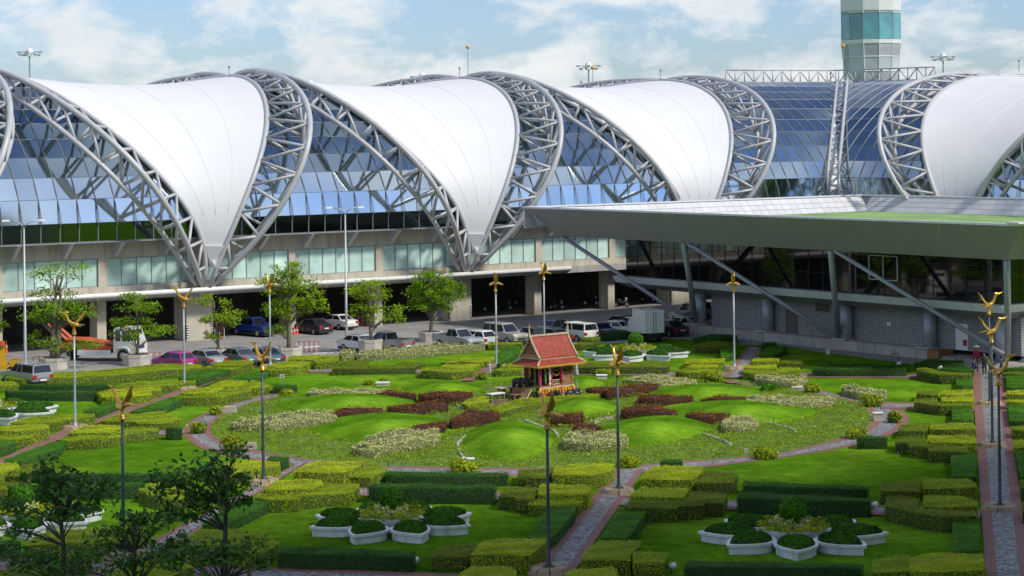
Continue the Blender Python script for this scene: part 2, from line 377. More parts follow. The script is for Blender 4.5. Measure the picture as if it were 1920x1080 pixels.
# the path that runs from the middle path's far end to the pavilion
a, c = straight((1358,710), (1402,651), (1394,710), (1430,654)); bricks += a; gravel += c; PATHS += [('brick_path', a, M_BRICK), ('pebble_path', c, M_GRAV)]
# narrow brick paths at far left and behind the shrine, cross paths between hedge rows
for bp_ in [[G(*q)[:2] for q in pl] for pl in ([(-40,882),(128,804),(312,741),(484,680),(500,682),(330,745),(140,811),(-40,902)], [(862,716),(900,693),(925,690),(888,716)], [(1366,720),(1352,716),(1385,715),(1392,722)])]: bricks.append(bp_); PATHS.append(('brick_path', [bp_], M_BRICK))
for (x0, y0, x1, y1, h) in [(470,906,1838,958,17), (-30,820,345,806,10), (560,691,1830,703,8), (1650,754,1832,760,12), (-40,1045,1300,1093,24), (1900,957,1990,962,14)]:
    a, c = straight((x0, y0), (x1, y1), (x0, y0+h), (x1, y1+h), .28); bricks += a; gravel += c; PATHS = [('brick_path', a, M_BRICK), ('pebble_path', c, M_GRAV)]+PATHS
sheet('brick_path_borders', bk, .016, M_BRICK); sheet('pebble_circle_path', gv, .012, M_GRAV)
for i_, (nm_, pl_, mm_) in enumerate(PATHS): sheet(nm_, pl_, .020+.0035*i_, mm_)
# kerb along the car park
kb = MB()
for a, c in zip(near[:-1], near[1:]):
    d = (c-a)[:2]; d /= np.linalg.norm(d); q = np.array([d[1], -d[0]])*.15
    kb.prism([a[:2]-q*0, c[:2]-q*0, c[:2]+q, a[:2]+q], 0, .13)
kb.obj('kerb', M_CONCG, kind='structure')
# ------------------------------------------------------------ concourse with its arched trusses
CP = {'LA': [(-.52,1.83,5.42),(.06,4.47,13.39),(-7.08,.43,17.14),(-10.77,-9.64,26.99),(-14.64,-19.98,25.11)],
 'LB': [(-.54,1.59,5.2),(-6.12,7.65,12.39),(-8.67,10.61,17.2),(-18.26,-4.11,28.31),(-15.09,-19.88,25.17)],
 'LC': [(-.87,1.33,4.88),(-5.84,3.75,11.72),(-13.42,9.6,17.12),(-16.93,-2.92,23.95),(-14.53,-19.92,25.2)],
 'RA': [(.09,2.06,5.23),(.95,5.81,12.81),(7.34,6.34,21.03),(10.54,-5.85,25.08),(14.17,-20.27,25.26)],
 'RB': [(.31,1.65,5.09),(6.84,9.22,13.46),(10.04,13.14,23.56),(11.32,-5.65,26.34),(15.17,-19.8,25.27)],
 'RC': [(.7,1.35,4.88),(4.9,3.75,11.72),(11.3,9.,17.5),(14.3,-4.5,24.2),(14.5,-19.92,25.2)]}
CP = {k: np.array(v) for k, v in CP.items()}
BAY = 29.39
def bez(k, t):
    p = CP[k]; t = np.atleast_1d(t)[:, None]
    return sum(comb(4, i)*t**i*(1-t)**(4-i)*p[i] for i in range(5))
M_STEEL = pm('grey_painted_steel', (.46, .46, .47), .38, var=.07, scale=.8, spec=.5)
M_MEMB = pm('white_membrane', (.70, .70, .71), .55, var=.025, scale=.25, dirt=(.62, .60, .55, .10))
M_PANEL = pm('light_panel', (.78, .80, .82), .45, .1, var=.04, objvar=.05)
M_SEAM = pm('membrane_seam', (.67, .67, .68), .6)
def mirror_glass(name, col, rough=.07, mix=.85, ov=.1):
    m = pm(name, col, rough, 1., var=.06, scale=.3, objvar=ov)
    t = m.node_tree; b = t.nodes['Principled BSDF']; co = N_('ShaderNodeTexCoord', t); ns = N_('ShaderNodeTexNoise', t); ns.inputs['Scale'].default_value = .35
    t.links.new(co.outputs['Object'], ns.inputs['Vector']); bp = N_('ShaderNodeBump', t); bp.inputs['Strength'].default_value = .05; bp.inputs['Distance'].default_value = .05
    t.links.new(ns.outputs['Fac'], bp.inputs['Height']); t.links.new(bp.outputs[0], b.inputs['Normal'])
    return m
M_GL = [mirror_glass('reflection_tint_glass_'+n, c) for n, c in (('clear', (.13,.17,.17)), ('pale', (.64,.74,.76)), ('light', (.58,.67,.70)), ('mid', (.40,.49,.53)), ('deep', (.29,.375,.43)), ('dark', (.23,.31,.37)))]  # row tints paint in the reflected sky's banding; lowest row toned down
M_MULL = pm('mullion_metal', (.30, .31, .33), .45, .3)
M_TEAL = pm('teal_window_glass', (.52, .72, .65), .2, var=.25, scale=.5, objvar=.22, spec=.8)
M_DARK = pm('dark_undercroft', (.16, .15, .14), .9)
ta = np.linspace(0, .97, 60); la = bez('LA', ta)
def nprof(z): return 1.62 if z < 11.4 else float(np.interp(z, la[:, 2], la[:, 1])-.4)
ROWS = [9.7, 11.35, 13.48, 15.4, 17.16, 18.8, 20.23, 21.55, 22.7, 23.65, 24.4, 24.95]
def s_at(k, z):
    t = np.linspace(0, .97, 90); c = bez(k, t); return np.interp(z, c[:, 2], c[:, 0])
# reflection of the building frame about the corner line, for the wing that turns towards the camera
M0 = np.array([82.5, 0.]); MD = np.array([1., -1.]); MD = MD/np.linalg.norm(MD)
def refl(q):
    q = np.array(q, float); d = q[:, :2]-M0; p = d @ MD
    q[:, :2] = M0+2*p[:, None]*MD-d; return q
XW = lambda q: LW(q)
XR = lambda q: LW(refl(q))
def xoff(s, x, far=False):
    def f(q):
        q = np.array(q, float)
        if far: q[:, 1] = -40-q[:, 1]
        q[:, 0] += s; return x(q)
    return f
def truss(par, side, s0, xf, t0=0., far=False):
    T = thing('arch_truss', None, None, parent=par)
    ks = [side+c for c in 'ABC']; x = xoff(s0, xf, far)
    tt = np.linspace(t0, 1, 30)
    for k, r in zip(ks, (.24, .27, .24)):
        mb = MB(x); mb.path(bez(k, tt), r, 10); mb.obj('chord', M_STEEL, T, True)
    K = 12; st = np.linspace(max(t0, .05), .985, K); a, b, c = [bez(k, st) for k in ks]
    alls = []
    for i in range(K):
        alls += [(a[i], b[i]), (b[i], c[i]), (c[i], a[i])]
        if i < K-1: alls += [(b[i], a[i+1]), (c[i], b[i+1])]
    if far:
        mb = MB(x)
        for p, q in alls: mb.path([p, q], .13, 6)
        mb.obj('bracing', M_STEEL, T, True)
    else:
        for p, q in alls:
            if np.linalg.norm(p-q) < .35: continue
            mb = MB(x); mb.path([p, q], .145, 7); mb.obj('brace', M_STEEL, T, True)
    return T
def membrane(par, s0, xf):
    x = xoff(s0, xf); t = np.linspace(.115, 1, 34); A, B = bez('LA', t), bez('RA', t); nu = 22; rings = []
    tf = np.linspace(1, .72, 9)[1:]; A2, B2 = bez('LA', tf), bez('RA', tf)
    for q in (A2, B2): q[:, 1] = -40-q[:, 1]
    A = np.concatenate([A, A2]); B = np.concatenate([B, B2]); tall = np.concatenate([t, 1+(1-tf)])
    def pt(i, u):
        p = A[i]*(1-u)+B[i]*u; wd = np.linalg.norm(A[i]-B[i]); k = .115*wd*4*u*(1-u)*min(1., max(0, (tall[i]-.12)*3))
        th = min(1., tall[i]) * math.pi/2
        sg = 1 if tall[i] <= 1 else -1
        return p+np.array([0, -k*math.cos(th)*.45*sg, -k*(.12+.20*math.sin(th))])
    rings = [[pt(i, u) for u in np.linspace(0, 1, nu)] for i in range(len(A))]
    mb = MB(x); mb.loft(rings, closed=False, cap=False); mo = mb.obj('membrane_roof', M_MEMB, par, True)
    for u in (.25, .5, .75):
        mb = MB(x); mb.path([pt(i, u)+np.array([0, .004, .004]) for i in range(4, len(A))], .018, 5); mb.obj('seam', M_MEMB, mo, True)
    mb = MB(x); q = [pt(0, 0), pt(0, 1)]     # stiff white foot of the membrane
    a, b_ = q; mb.hexa([a+np.array([.72, .1, -1.9]), b_+np.array([-.72, .1, -1.9]), b_+np.array([-.72, -.4, -1.9]), a+np.array([.72, -.4, -1.9])], [a+np.array([0, .25, .1]), b_+np.array([0, .25, .1]), b_+np.array([0, -.3, .1]), a+np.array([0, -.3, .1])])
    mb.obj('membrane_foot', M_MEMB, mo)
def glassfield(W_, lo, hi, xf, off=0.):
    n0, n1 = math.floor(min(lo(z) for z in ROWS)/1.8), math.ceil(max(hi(z) for z in ROWS)/1.8)
    for r in range(len(ROWS)-1):
        z0, z1 = ROWS[r], ROWS[r+1]
        for c in range(n0, n1):
            a, b = c*1.8+.03, (c+1)*1.8-.03
            a0, b0, a1, b1 = max(a, lo(z0)), min(b, hi(z0)), max(a, lo(z1)), min(b, hi(z1))
            if b0-a0 < .04 and b1-a1 < .04: continue
            if b0 < a0: a0 = b0 = (a0+b0)/2
            if b1 < a1: a1 = b1 = (a1+b1)/2
            d = .035*(z1-z0); y0, y1 = nprof(z0+.02), nprof(z1-.03)
            f_ = [(a0, y0, z0+.02), (b0, y0, z0+.02), (b1, y1, z1-.03), (a1, y1, z1-.03)]
            g_ = [(p[0], p[1]-.12, p[2]-.06) for p in f_]
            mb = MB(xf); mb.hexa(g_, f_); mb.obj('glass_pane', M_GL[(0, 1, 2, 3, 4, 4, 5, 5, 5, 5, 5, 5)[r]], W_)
    for c in range(n0, n1+1):
        s = c*1.8; pts = [(s, nprof(z)+.03, z) for z in np.linspace(ROWS[0], ROWS[-1], 26) if lo(z) <= s <= hi(z)]
        if len(pts) > 1: mb = MB(xf); mb.path(pts, .05, 4); mb.obj('mullion', M_MULL, W_)
    mb = MB(xf)
    for z in ROWS:
        if hi(z)-lo(z) > .3: mb.path([(lo(z), nprof(z)-.05, z), (hi(z), nprof(z)-.05, z)], .045, 4)
    mb.obj('transom', M_MULL, W_)
LEN0, LEN1 = -62., 78.
CB = thing('concourse_building', 'long concourse of white tensile roofs and arched steel trusses over blue glass', 'building', LW(np.array([[0., 0, 0]]))[0])
for i in (-2, -1, 0, 1, 2):
    s = i*BAY
    if i >= -1: membrane(CB, s, XW)
    if i >= -1: truss(CB, 'R', s, XW)
    if i >= 0: truss(CB, 'L', s, XW); truss(CB, 'R', s, XW, .55, True); truss(CB, 'L', s, XW, .55, True)
GW = thing('glass_wall', None, None, parent=CB)
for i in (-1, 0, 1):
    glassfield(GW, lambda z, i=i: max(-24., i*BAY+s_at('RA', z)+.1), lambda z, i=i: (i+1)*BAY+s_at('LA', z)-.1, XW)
GW2 = thing('glass_wall', None, None, parent=CB)
mit = lambda z: 82.5-nprof(z)
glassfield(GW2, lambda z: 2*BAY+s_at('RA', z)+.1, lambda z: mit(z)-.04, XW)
# ridge truss along the top, between the last arch and the corner
def ridge(par, s0, s1, xf):
    T = thing('ridge_truss', None, None, parent=par); k = 12; zz = 25.1
    for dz in (0, 1.5):
        mb = MB(xf); mb.path([(s0, -19, zz+dz), (s1, -19, zz+dz+.15)], .085, 7); mb.obj('chord', M_STEEL, T, True)
    for j in range(k+1):
        s = s0+(s1-s0)*j/k
        mb = MB(xf); mb.path([(s, -19, zz), (s, -19, zz+1.5)], .07, 6); mb.obj('post', M_STEEL, T, True)
        if j < k:
            s2 = s0+(s1-s0)*(j+1)/k; a, b = (zz, zz+1.5) if j % 2 else (zz+1.5, zz)
            mb = MB(xf); mb.path([(s, -19, a), (s2, -19, b)], .07, 6); mb.obj('brace', M_STEEL, T, True)
ridge(CB, 2*BAY+24, 82.5+19.5, XW)
# corner rib where the two wings meet
RB_ = thing('corner_rib', None, None, parent=CB)
zs = np.linspace(9.5, 25.2, 26)
for off, ds in ((.35, -1.), (.35, 1.), (1.6, 0.)):
    mb = MB(XW); mb.path([(mit(z)+.9*ds-off*.55+max(0, z-14)*.16, nprof(z)+off+.3*ds, z+off*.25) for z in zs], .2, 7); mb.obj('chord', M_STEEL, RB_, True)
for j in range(0, 25):
    z, z2 = zs[j], zs[j+1]
    p = lambda z, off, ds: (mit(z)+.9*ds-off*.55+max(0, z-14)*.16, nprof(z)+off+.3*ds, z+off*.25)
    mb = MB(XW); q_ = [p(zz_, .38, dd_) for zz_ in (z, z2) for dd_ in (-.95, .95)]; mb.add([q_[0], q_[1], q_[3], q_[2]], [(0, 1, 2, 3)]); mb.obj('cladding', M_PANEL, RB_)
    for ds in (-1., 1.):
        mb = MB(XW); mb.path([p(z, .35, ds), p(z2, 1.5, 0)] if j % 2 else [p(z, 1.5, 0), p(z2, .35, ds)], .08, 6); mb.obj('brace', M_STEEL, RB_, True)
# roof behind the ridge, closing the volume
mb = MB(XW); mb.loft([[(LEN0, -19.5, 22.4), (LEN0, -24, 22.4), (LEN0, -33, 18.5), (LEN0, -38, 14), (LEN0, -40, 5)], [(106, -19.5, 22.4), (106, -24, 22.4), (106, -33, 18.5), (106, -38, 14), (106, -40, 5)]], closed=False, cap=False)
mb.obj('rear_roof', M_MULL, CB)
# podium: spandrel, windows, slab, columns, undercroft
mb = MB(XW); mb.box(LEN0, LEN1, -.5, .3, 8.05, 9.55); mb.obj('spandrel_wall', M_CONC, CB)
mb = MB(XW); mb.box(LEN0, LEN1, -.5, 2.0, 9.56, 9.66); mb.obj('glass_sill', M_MULL, CB)
mb = MB(XW); mb.box(LEN0, LEN1, -.5, .45, 4.95, 5.5); mb.obj('sill_wall', M_CONC, CB)
mb = MB(XW); mb.box(LEN0, LEN1, -14, 1.5, 4.3, 4.94); mb.obj('floor_slab', M_CONCG, CB)
M_WPIPE = pm('white_rail', (.78, .78, .76), .3, var=.03)
mb = MB(XW); mb.path([(LEN0, 1.95, 4.83), (LEN1-36, 1.95, 4.83)], .23, 12); mb.obj('edge_rail', M_WPIPE, CB, True)
mb = MB(XW); mb.box(LEN0, LEN1-36, 1.5, 1.9, 4.45, 4.6); mb.obj('edge_strip', M_CONCG, CB)
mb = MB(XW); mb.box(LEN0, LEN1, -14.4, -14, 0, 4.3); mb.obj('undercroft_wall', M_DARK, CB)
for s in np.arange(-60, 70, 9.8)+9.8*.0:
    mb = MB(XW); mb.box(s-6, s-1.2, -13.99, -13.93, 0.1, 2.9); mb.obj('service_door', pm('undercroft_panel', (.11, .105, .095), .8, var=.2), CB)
for j in range(-6, 8):
    s = j*9.797
    foot = j % 3 == 0
    w_ = 1.35 if foot else .45
    mb = MB(XW); mb.box(s-w_, s+w_, -1.6 if not foot else -2.6, -.02, 0, 4.3); c = mb.obj('column', M_CONC, CB)
    if foot:                         # black and white chevron guards on the corners
        for k in range(6):
            for e in (-1, 1):
                if k == 0: xx = s+e*w_; mb = MB(XW); mb.box(xx-.15 if e > 0 else xx-.012, xx+.012 if e > 0 else xx+.15, -.019, .008, .2, 1.6); mb.obj('guard_board', M_WPIPE, c)
                mb = MB(XW); xx = s+e*w_; mb.box(min(xx, xx+e*.03), max(xx, xx+e*.03)+0, -.30, .015, .25+k*.22, .36+k*.22)
                mb.box(xx-.16 if e > 0 else xx-.03, xx+.03 if e > 0 else xx+.16, -.018, .015, .25+k*.22, .36+k*.22)
                mb.obj('guard_stripe', pm('black_paint', (.02, .02, .02), .6), c)
    mb = MB(XW); mb.box(s-.42, s+.42, -.3, .32, 5.5, 8.05); mb.obj('pier', M_CONC, CB)
    a, b_ = s+.42, s+9.797-.42
    fr = MB(XW); 
    for z in (5.5, 7.97): fr.box(a, b_, .02, .16, z, z+.08)
    k = 6; wd = (b_-a)/k
    for q in range(k+1): fr.box(a+q*wd-.04, a+q*wd+.04, .02, .15, 5.58, 7.97)
    wo = fr.obj('window', M_MULL, CB)
    for q in range(k):
        mb = MB(XW); mb.box(a+q*wd+.04, a+(q+1)*wd-.04, .05, .09, 5.58, 7.97); mb.obj('pane', M_TEAL, wo)
    for q in (0, 1):                 # wedge brackets under the glass
        sb = s+q*4.9+1.2
        mb = MB(XW); mb.hexa([(sb-.16, .3, 8.2), (sb+.16, .3, 8.2), (sb+.16, .6, 8.2), (sb-.16, .6, 8.2)], [(sb-.16, .3, 9.55), (sb+.16, .3, 9.55), (sb+.16, 2.3, 9.55), (sb-.16, 2.3, 9.55)])
        mb.box(sb-.35, sb+.35, .3, .36, 8.2, 9.5); mb.obj('bracket', M_STEEL, CB)
# window room behind the panes
mb = MB(XW); mb.box(LEN0, LEN1, -6, -5.8, 5, 8.05); mb.obj('room_wall', M_CONCG, CB)
# ------------------------------------------------------------ wing that turns to the right
DV = 56.0
WB = thing('concourse_building', 'second concourse wing with white tensile roof, right of the corner rib', 'building', LW(np.array([[90., 20, 0]]))[0])
SV = 61.
for i in (0, -1):
    s = SV+i*BAY
    membrane(WB, s, XR); truss(WB, 'R', s, XR); truss(WB, 'L', s, XR)
    if i == 0: truss(WB, 'R', s, XR, .55, True)
GV = thing('glass_wall', None, None, parent=WB)
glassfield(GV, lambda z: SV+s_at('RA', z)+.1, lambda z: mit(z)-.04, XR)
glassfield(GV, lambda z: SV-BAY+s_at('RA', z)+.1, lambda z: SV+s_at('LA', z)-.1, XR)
ridge(WB, 84., 82.5+19.5, XR)
mb = MB(XR); mb.box(20, 81, -.5, .3, 0, 9.6); mb.obj('podium_wall', M_CONC, WB)
mb = MB(XR); mb.loft([[(10, -19.5, 22.4), (10, -24, 22.4), (10, -33, 18.5), (10, -40, 5)], [(106, -19.5, 22.4), (106, -24, 22.4), (106, -33, 18.5), (106, -40, 5)]], closed=False, cap=False)
mb.obj('rear_roof', M_MULL, WB)
# ------------------------------------------------------------ pavilion with the flat green roof
PV = thing('pavilion_building', 'low grey pavilion with dark glass band under an overhanging green roof', 'building', LW(np.array([[38., 45, 0]]))[0])
M_FASC = pm('fascia_metal', (.33, .33, .335), .55, .1, var=.05, scale=.5)
M_PANEL = pm('light_panel', (.78, .80, .82), .45, .1, var=.04, objvar=.05)
M_TILE = pm('white_roof_tile', (.56, .56, .59), .6, var=.05, objvar=.07)
M_GROOF = pm('green_roof', (.20, .34, .09), .85, var=.3, scale=.25, dirt=(.34, .36, .30, .6))
M_DGLASS = pm('dark_glass', (.010, .010, .012), .025, 0, var=.0, spec=.65, objvar=.3)
M_GREYM = pm('grey_column_paint', (.38, .41, .45), .4, .2, var=.05)
TA = {'s0': 30., 's1': 80., 'n0': 10., 'n1': 71.3}
ZR, ZL = 11.6, 8.9
def rect(s0, s1, n0, n1, z): return [(s0, n0, z), (s1, n0, z), (s1, n1, z), (s0, n1, z)]
up = rect(30, 76.8, 10, 71.3, ZR); lw_ = rect(32.3, 74.7, 12.8, 68.2, ZL)
names = [(0, 3)]
for k in range(4):
    a, b_ = up[k], up[(k+1) % 4]; c, d = lw_[(k+1) % 4], lw_[k]
    nseg = 24; F_ = thing('fascia', None, None, parent=PV)
    for j in range(nseg):
        t0, t1 = j/nseg+.00008, (j+1)/nseg-.00008
        lp = lambda p, q, t: tuple(np.array(p)*(1-t)+np.array(q)*t)
        pts = [lp(d, c, t0), lp(d, c, t1), lp(a, b_, t1), lp(a, b_, t0)]
        cen = np.array([55, 41, ZL+1.2]); inn = [tuple(np.array(p)+(cen-np.array(p))*np.array([.004, .004, 0])) for p in pts]
        mb = MB(XW); mb.hexa([pts[0], pts[1], inn[1], inn[0]], [pts[3], pts[2], inn[2], inn[3]]); mb.obj('fascia_panel', M_FASC, F_)
mb = MB(XW); mb.hexa(rect(32.6, 77.7, 13.1, 67.9, ZL+.1), rect(30.5, 79.5, 10.5, 70.8, ZR-.15)[:2]+rect(30.5, 79.5, 10.5, 70.8, ZR-.15)[2:]) if False else mb.prism(rect(32.4, 74.6, 12.9, 68.1, 0), ZL-.02, ZL+.15); mb.obj('soffit', pm('soffit_panel', (.22, .22, .23), .6), PV)
mb = MB(XW)                          # bright rim
for (s0, s1, n0, n1) in ((29.9, 30.25, 10, 71.3), (76.55, 76.9, 10, 71.3), (30.25, 76.55, 9.9, 10.25), (30.25, 76.55, 71.05, 71.4)): mb.box(s0, s1, n0, n1, ZR, ZR+.16)
mb.box(29.7, 30.7, 70.4, 71.6, ZR+.165, ZR+.3); mb.obj('roof_rim', M_PANEL, PV)
mb = MB(XW); mb.box(31.8, 75.2, 12.0, 69.2, ZR-1.75, ZR-1.62); mb.obj('green_roof', M_GROOF, PV)
rngp = random.Random(3)
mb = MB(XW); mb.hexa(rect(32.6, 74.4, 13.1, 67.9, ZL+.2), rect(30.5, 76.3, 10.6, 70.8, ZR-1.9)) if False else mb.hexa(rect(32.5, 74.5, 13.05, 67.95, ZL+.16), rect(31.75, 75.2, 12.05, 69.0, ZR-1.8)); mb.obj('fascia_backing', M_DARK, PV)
PT = thing('parapet', None, None, parent=PV)
for j in range(40):                  # sloping tiled inner faces of the two far parapets
    for r in range(3):
        z0, z1 = ZR-1.6+r*.53, ZR-1.6+(r+1)*.53-.03; o0, o1 = r*.45, (r+1)*.45-.02
        s0, s1 = 30.4+j*1.135, 30.4+(j+1)*1.135-.03
        mb = MB(XW); mb.hexa([(s0, 12.1-o0, z0), (s1, 12.1-o0, z0), (s1, 12.1-o1, z1), (s0, 12.1-o1, z1)][:4], [(s0, 12.05-o0, z0-.03), (s1, 12.05-o0, z0-.03), (s1, 12.05-o1, z1-.03), (s0, 12.05-o1, z1-.03)])
        mb.obj('parapet_tile', M_TILE, PT)
        n0, n1 = 11.7+j*1.49, 11.7+(j+1)*1.49-.03
        mb = MB(XW); mb.hexa([(75.2+o0, n0, z0), (75.2+o0, n1, z0), (75.2+o1, n1, z1), (75.2+o1, n0, z1)], [(75.25+o0, n0, z0-.03), (75.25+o0, n1, z0-.03), (75.25+o1, n1, z1-.03), (75.25+o1, n0, z1-.03)])
        mb.obj('parapet_tile', M_TILE, PT)
mb = MB(XW); mb.box(76.9, 77.1, 10, 71.3, ZR-2, ZR+.1); mb.box(30.3, 76.8, 9.75, 9.9, ZR-2, ZR+.1); mb.obj('parapet_back', M_PANEL, PV)
# glass storey, light band, stone wall
N0, N1 = 17.0, 63.6
GB = thing('glass_band', None, None, parent=PV)
for j in range(26):
    n0, n1 = N0+(N1-N0)*j/26, N0+(N1-N0)*(j+1)/26
    for z0, z1 in ((5.02, 6.5), (6.54, 7.9), (7.94, 8.88)):
        mb = MB(XW); mb.box(37.2, 37.26, n0+.03, n1-.03, z0, z1); mb.obj('glass_pane', M_DGLASS, GB)
    mb = MB(XW); mb.box(37.16, 37.3, n1-.03, n1+.03, 5.02, 8.88); mb.obj('mullion', pm('black_metal', (.02, .02, .02), .4), GB)
for j in range(20):
    s0, s1 = 37.3+j*1.9, 37.3+(j+1)*1.9
    mb = MB(XW); mb.box(s0+.03, s1-.03, N1, N1+.06, 5.02, 8.88); mb.obj('glass_pane', M_DGLASS, GB)
mb = MB(XW); mb.box(37.45, 75, N0+.1, N1-.2, 4.4, 8.85); mb.obj('interior', M_MULL, PV)
# tinted window frame standing open beside the diagonal
fr = MB(XW)
for n in (49.4, 51.0, 52.6): fr.box(37.08, 37.15, n-.04, n+.04, 6.3, 8.3)
for z in (6.3, 8.3): fr.box(37.08, 37.15, 49.44, 52.56, z-.03, z+.03)
fr.obj('window_frame', M_PANEL, PV)
BN = thing('light_band', None, None, parent=PV)
for j in range(16):
    n0, n1 = N0-1+(N1-N0+1.6)*j/16, N0-1+(N1-N0+1.6)*(j+1)/16-.03
    mb = MB(XW); mb.hexa([(36.7, n0, 4.36), (36.7, n1, 4.36), (36.8, n1, 4.36), (36.8, n0, 4.36)], [(36.35, n0, 5.0), (36.35, n1, 5.0), (37.15, n1, 5.0), (37.15, n0, 5.0)]); mb.obj('band_panel', M_PANEL, BN)
for j in range(14):
    s0, s1 = 37.2+j*2.8, 37.2+(j+1)*2.8-.03
    mb = MB(XW); mb.hexa([(s0, N1+.3, 4.36), (s1, N1+.3, 4.36), (s1, N1+.2, 4.36), (s0, N1+.2, 4.36)], [(s0, N1+.75, 5.0), (s1, N1+.75, 5.0), (s1, N1, 5.0), (s0, N1, 5.0)]); mb.obj('band_panel', M_PANEL, BN)
mb = MB(XW); mb.hexa([(37.6, N0, 3.85), (37.6, N1+.0, 3.85), (70, N1, 3.85), (70, N0, 3.85)], [(36.75, N0-.8, 4.35), (36.75, N1+.3, 4.35), (70, N1+.3, 4.35), (70, N0-.8, 4.35)]); mb.obj('band_soffit', pm('grey_soffit', (.20, .21, .21), .55), PV)
M_STONE = bpy.data.materials.new('grey_block_wall')
t, b = nodes(M_STONE); L = t.links.new; co = N_('ShaderNodeTexCoord', t); mp = N_('ShaderNodeMapping', t)
sx = N_('ShaderNodeSeparateXYZ', t); cx = N_('ShaderNodeCombineXYZ', t); L(co.outputs['Object'], sx.inputs[0])
dt = N_('ShaderNodeVectorMath', t, operation='DOT_PRODUCT'); dt.inputs[1].default_value = tuple(NX); L(co.outputs['Object'], dt.inputs[0]); L(dt.outputs['Value'], cx.inputs[0]); L(sx.outputs[2], cx.inputs[1])
bt = N_('ShaderNodeTexBrick', t); bt.offset = 0; bt.inputs['Scale'].default_value = 2.4; bt.inputs['Brick Width'].default_value = .9; bt.inputs['Row Height'].default_value = .5
bt.inputs['Color1'].default_value = (.36, .37, .37, 1); bt.inputs['Color2'].default_value = (.29, .30, .30, 1); bt.inputs['Mortar'].default_value = (.10, .10, .10, 1); bt.inputs['Mortar Size'].default_value = .03
L(cx.outputs[0], bt.inputs['Vector']); L(bt.outputs[0], b.inputs['Base Color']); b.inputs['Roughness'].default_value = .8
bp = N_('ShaderNodeBump', t); bp.inputs['Distance'].default_value = .03; bp.invert = True; L(bt.outputs['Fac'], bp.inputs['Height']); L(bp.outputs[0], b.inputs['Normal'])
mb = MB(XW); mb.box(38.9, 39.3, 27.5, 64, .85, 3.86); mb.box(39.3, 70, 63.6, 64, .2, 3.86); mb.box(39.3, 70, 27.5, 27.9, .2, 3.86); mb.obj('block_wall', M_STONE, PV)
mb = MB(XW); mb.box(38.82, 38.89, 37.4, 38.9, .87, 2.9); mb.obj('door', pm('brown_door', (.13, .11, .10), .6), PV)
mb = MB(XW); mb.box(38.84, 38.89, 41.2, 42.9, 3.0, 3.8); mb.obj('louvre', pm('louvre_metal', (.10, .09, .08), .6), PV)
mb = MB(XW); mb.box(38.82, 38.89, 57.3, 58.6, .87, 3.0); d = mb.obj('door', M_PANEL, PV, label='pale metal door with a red notice')
mb = MB(XW); mb.box(38.78, 38.81, 58.1, 58.5, 1.25, 1.75); mb.obj('notice', pm('red_notice', (.4, .05, .04), .6, var=.5, scale=9), d)
mb = MB(XW); mb.box(38.85, 38.9, 49.7, 50.1, 2.3, 2.6); mb.obj('wall_plate', M_PANEL, PV)
PL = MB(XW); PL.box(37.55, 70, 24, 55.9, .012, .85); PL.obj('plinth', M_CONCG, PV)
for j in range(8):
    n0 = 24+j*3.98; mb = MB(XW); mb.box(37.4, 37.54, n0+.02, n0+3.96, .012, .80); mb.obj('plinth_slab', M_CONCG, PV)
for n in (26.6, 35.7, 45.5, 55.0, 62.6):
    mb = MB(XW); mb.lathe([(.55, .85 if n < 60 else .02), (.55, 3.9)], (38.3, n, 0), 20); mb.obj('round_column', M_GREYM, PV, True)
    if n < 60: mb = MB(XW); mb.box(37.3, 38.4, n-.75, n+.75, .86, .98); mb.obj('column_pad', M_CONC, PV)
def strut(a, b_, r=.19):
    mb = MB(XW); mb.path([a, b_], r, 12); mb.obj('strut', M_GREYM, PV, True)
for nb in (26.1, 44.65, 63.2):
    strut((38.0, nb, .9), (32.5, nb-13.2, ZL)); strut((38.0, nb+.2, .9), (32.6, nb+4.8, ZL), .26)
strut((38.4, 64.2, .3), (52, 68, ZL))
# brick step block and terrace at the pavilion's right end
mb = MB(XW); mb.box(36.9, 38.6, 55.95, 57.2, 0.012, .9); mb.obj('brick_block', pm('brown_brick', (.28, .13, .05), .8, var=.3, scale=4), PV)
mb = MB(XW); mb.hexa([(36.6, 57.25, .012), (36.6, 72, .012), (45, 72, .012), (45, 57.25, .012)], [(37.4, 57.25, .45), (37.2, 72, .3), (45, 72, .45), (45, 57.25, .5)]); mb.obj('ramp', M_PAVE, PV)
def aircon(s, n, z):
    mb = MB(XW); mb.box(s, s+.5, n, n+1.0, z, z+.8); o = mb.obj('air_conditioner', pm('cream_metal', (.6, .58, .5), .5), None, label='cream air conditioning unit at the pavilion wall by the right edge', category='air conditioner')
    mb = MB(XW); mb.add([(s-.012, n+.5+.3*math.cos(k*math.pi/8), z+.4+.3*math.sin(k*math.pi/8)) for k in range(16)], [tuple(range(16))]); mb.v += []; ROOT[o.name] = tuple(o.location)
    g = mb.obj('fan_grille', pm('black_metal', (.02, .02, .02), .4), o)
aircon(39.0, 66.0, .5)
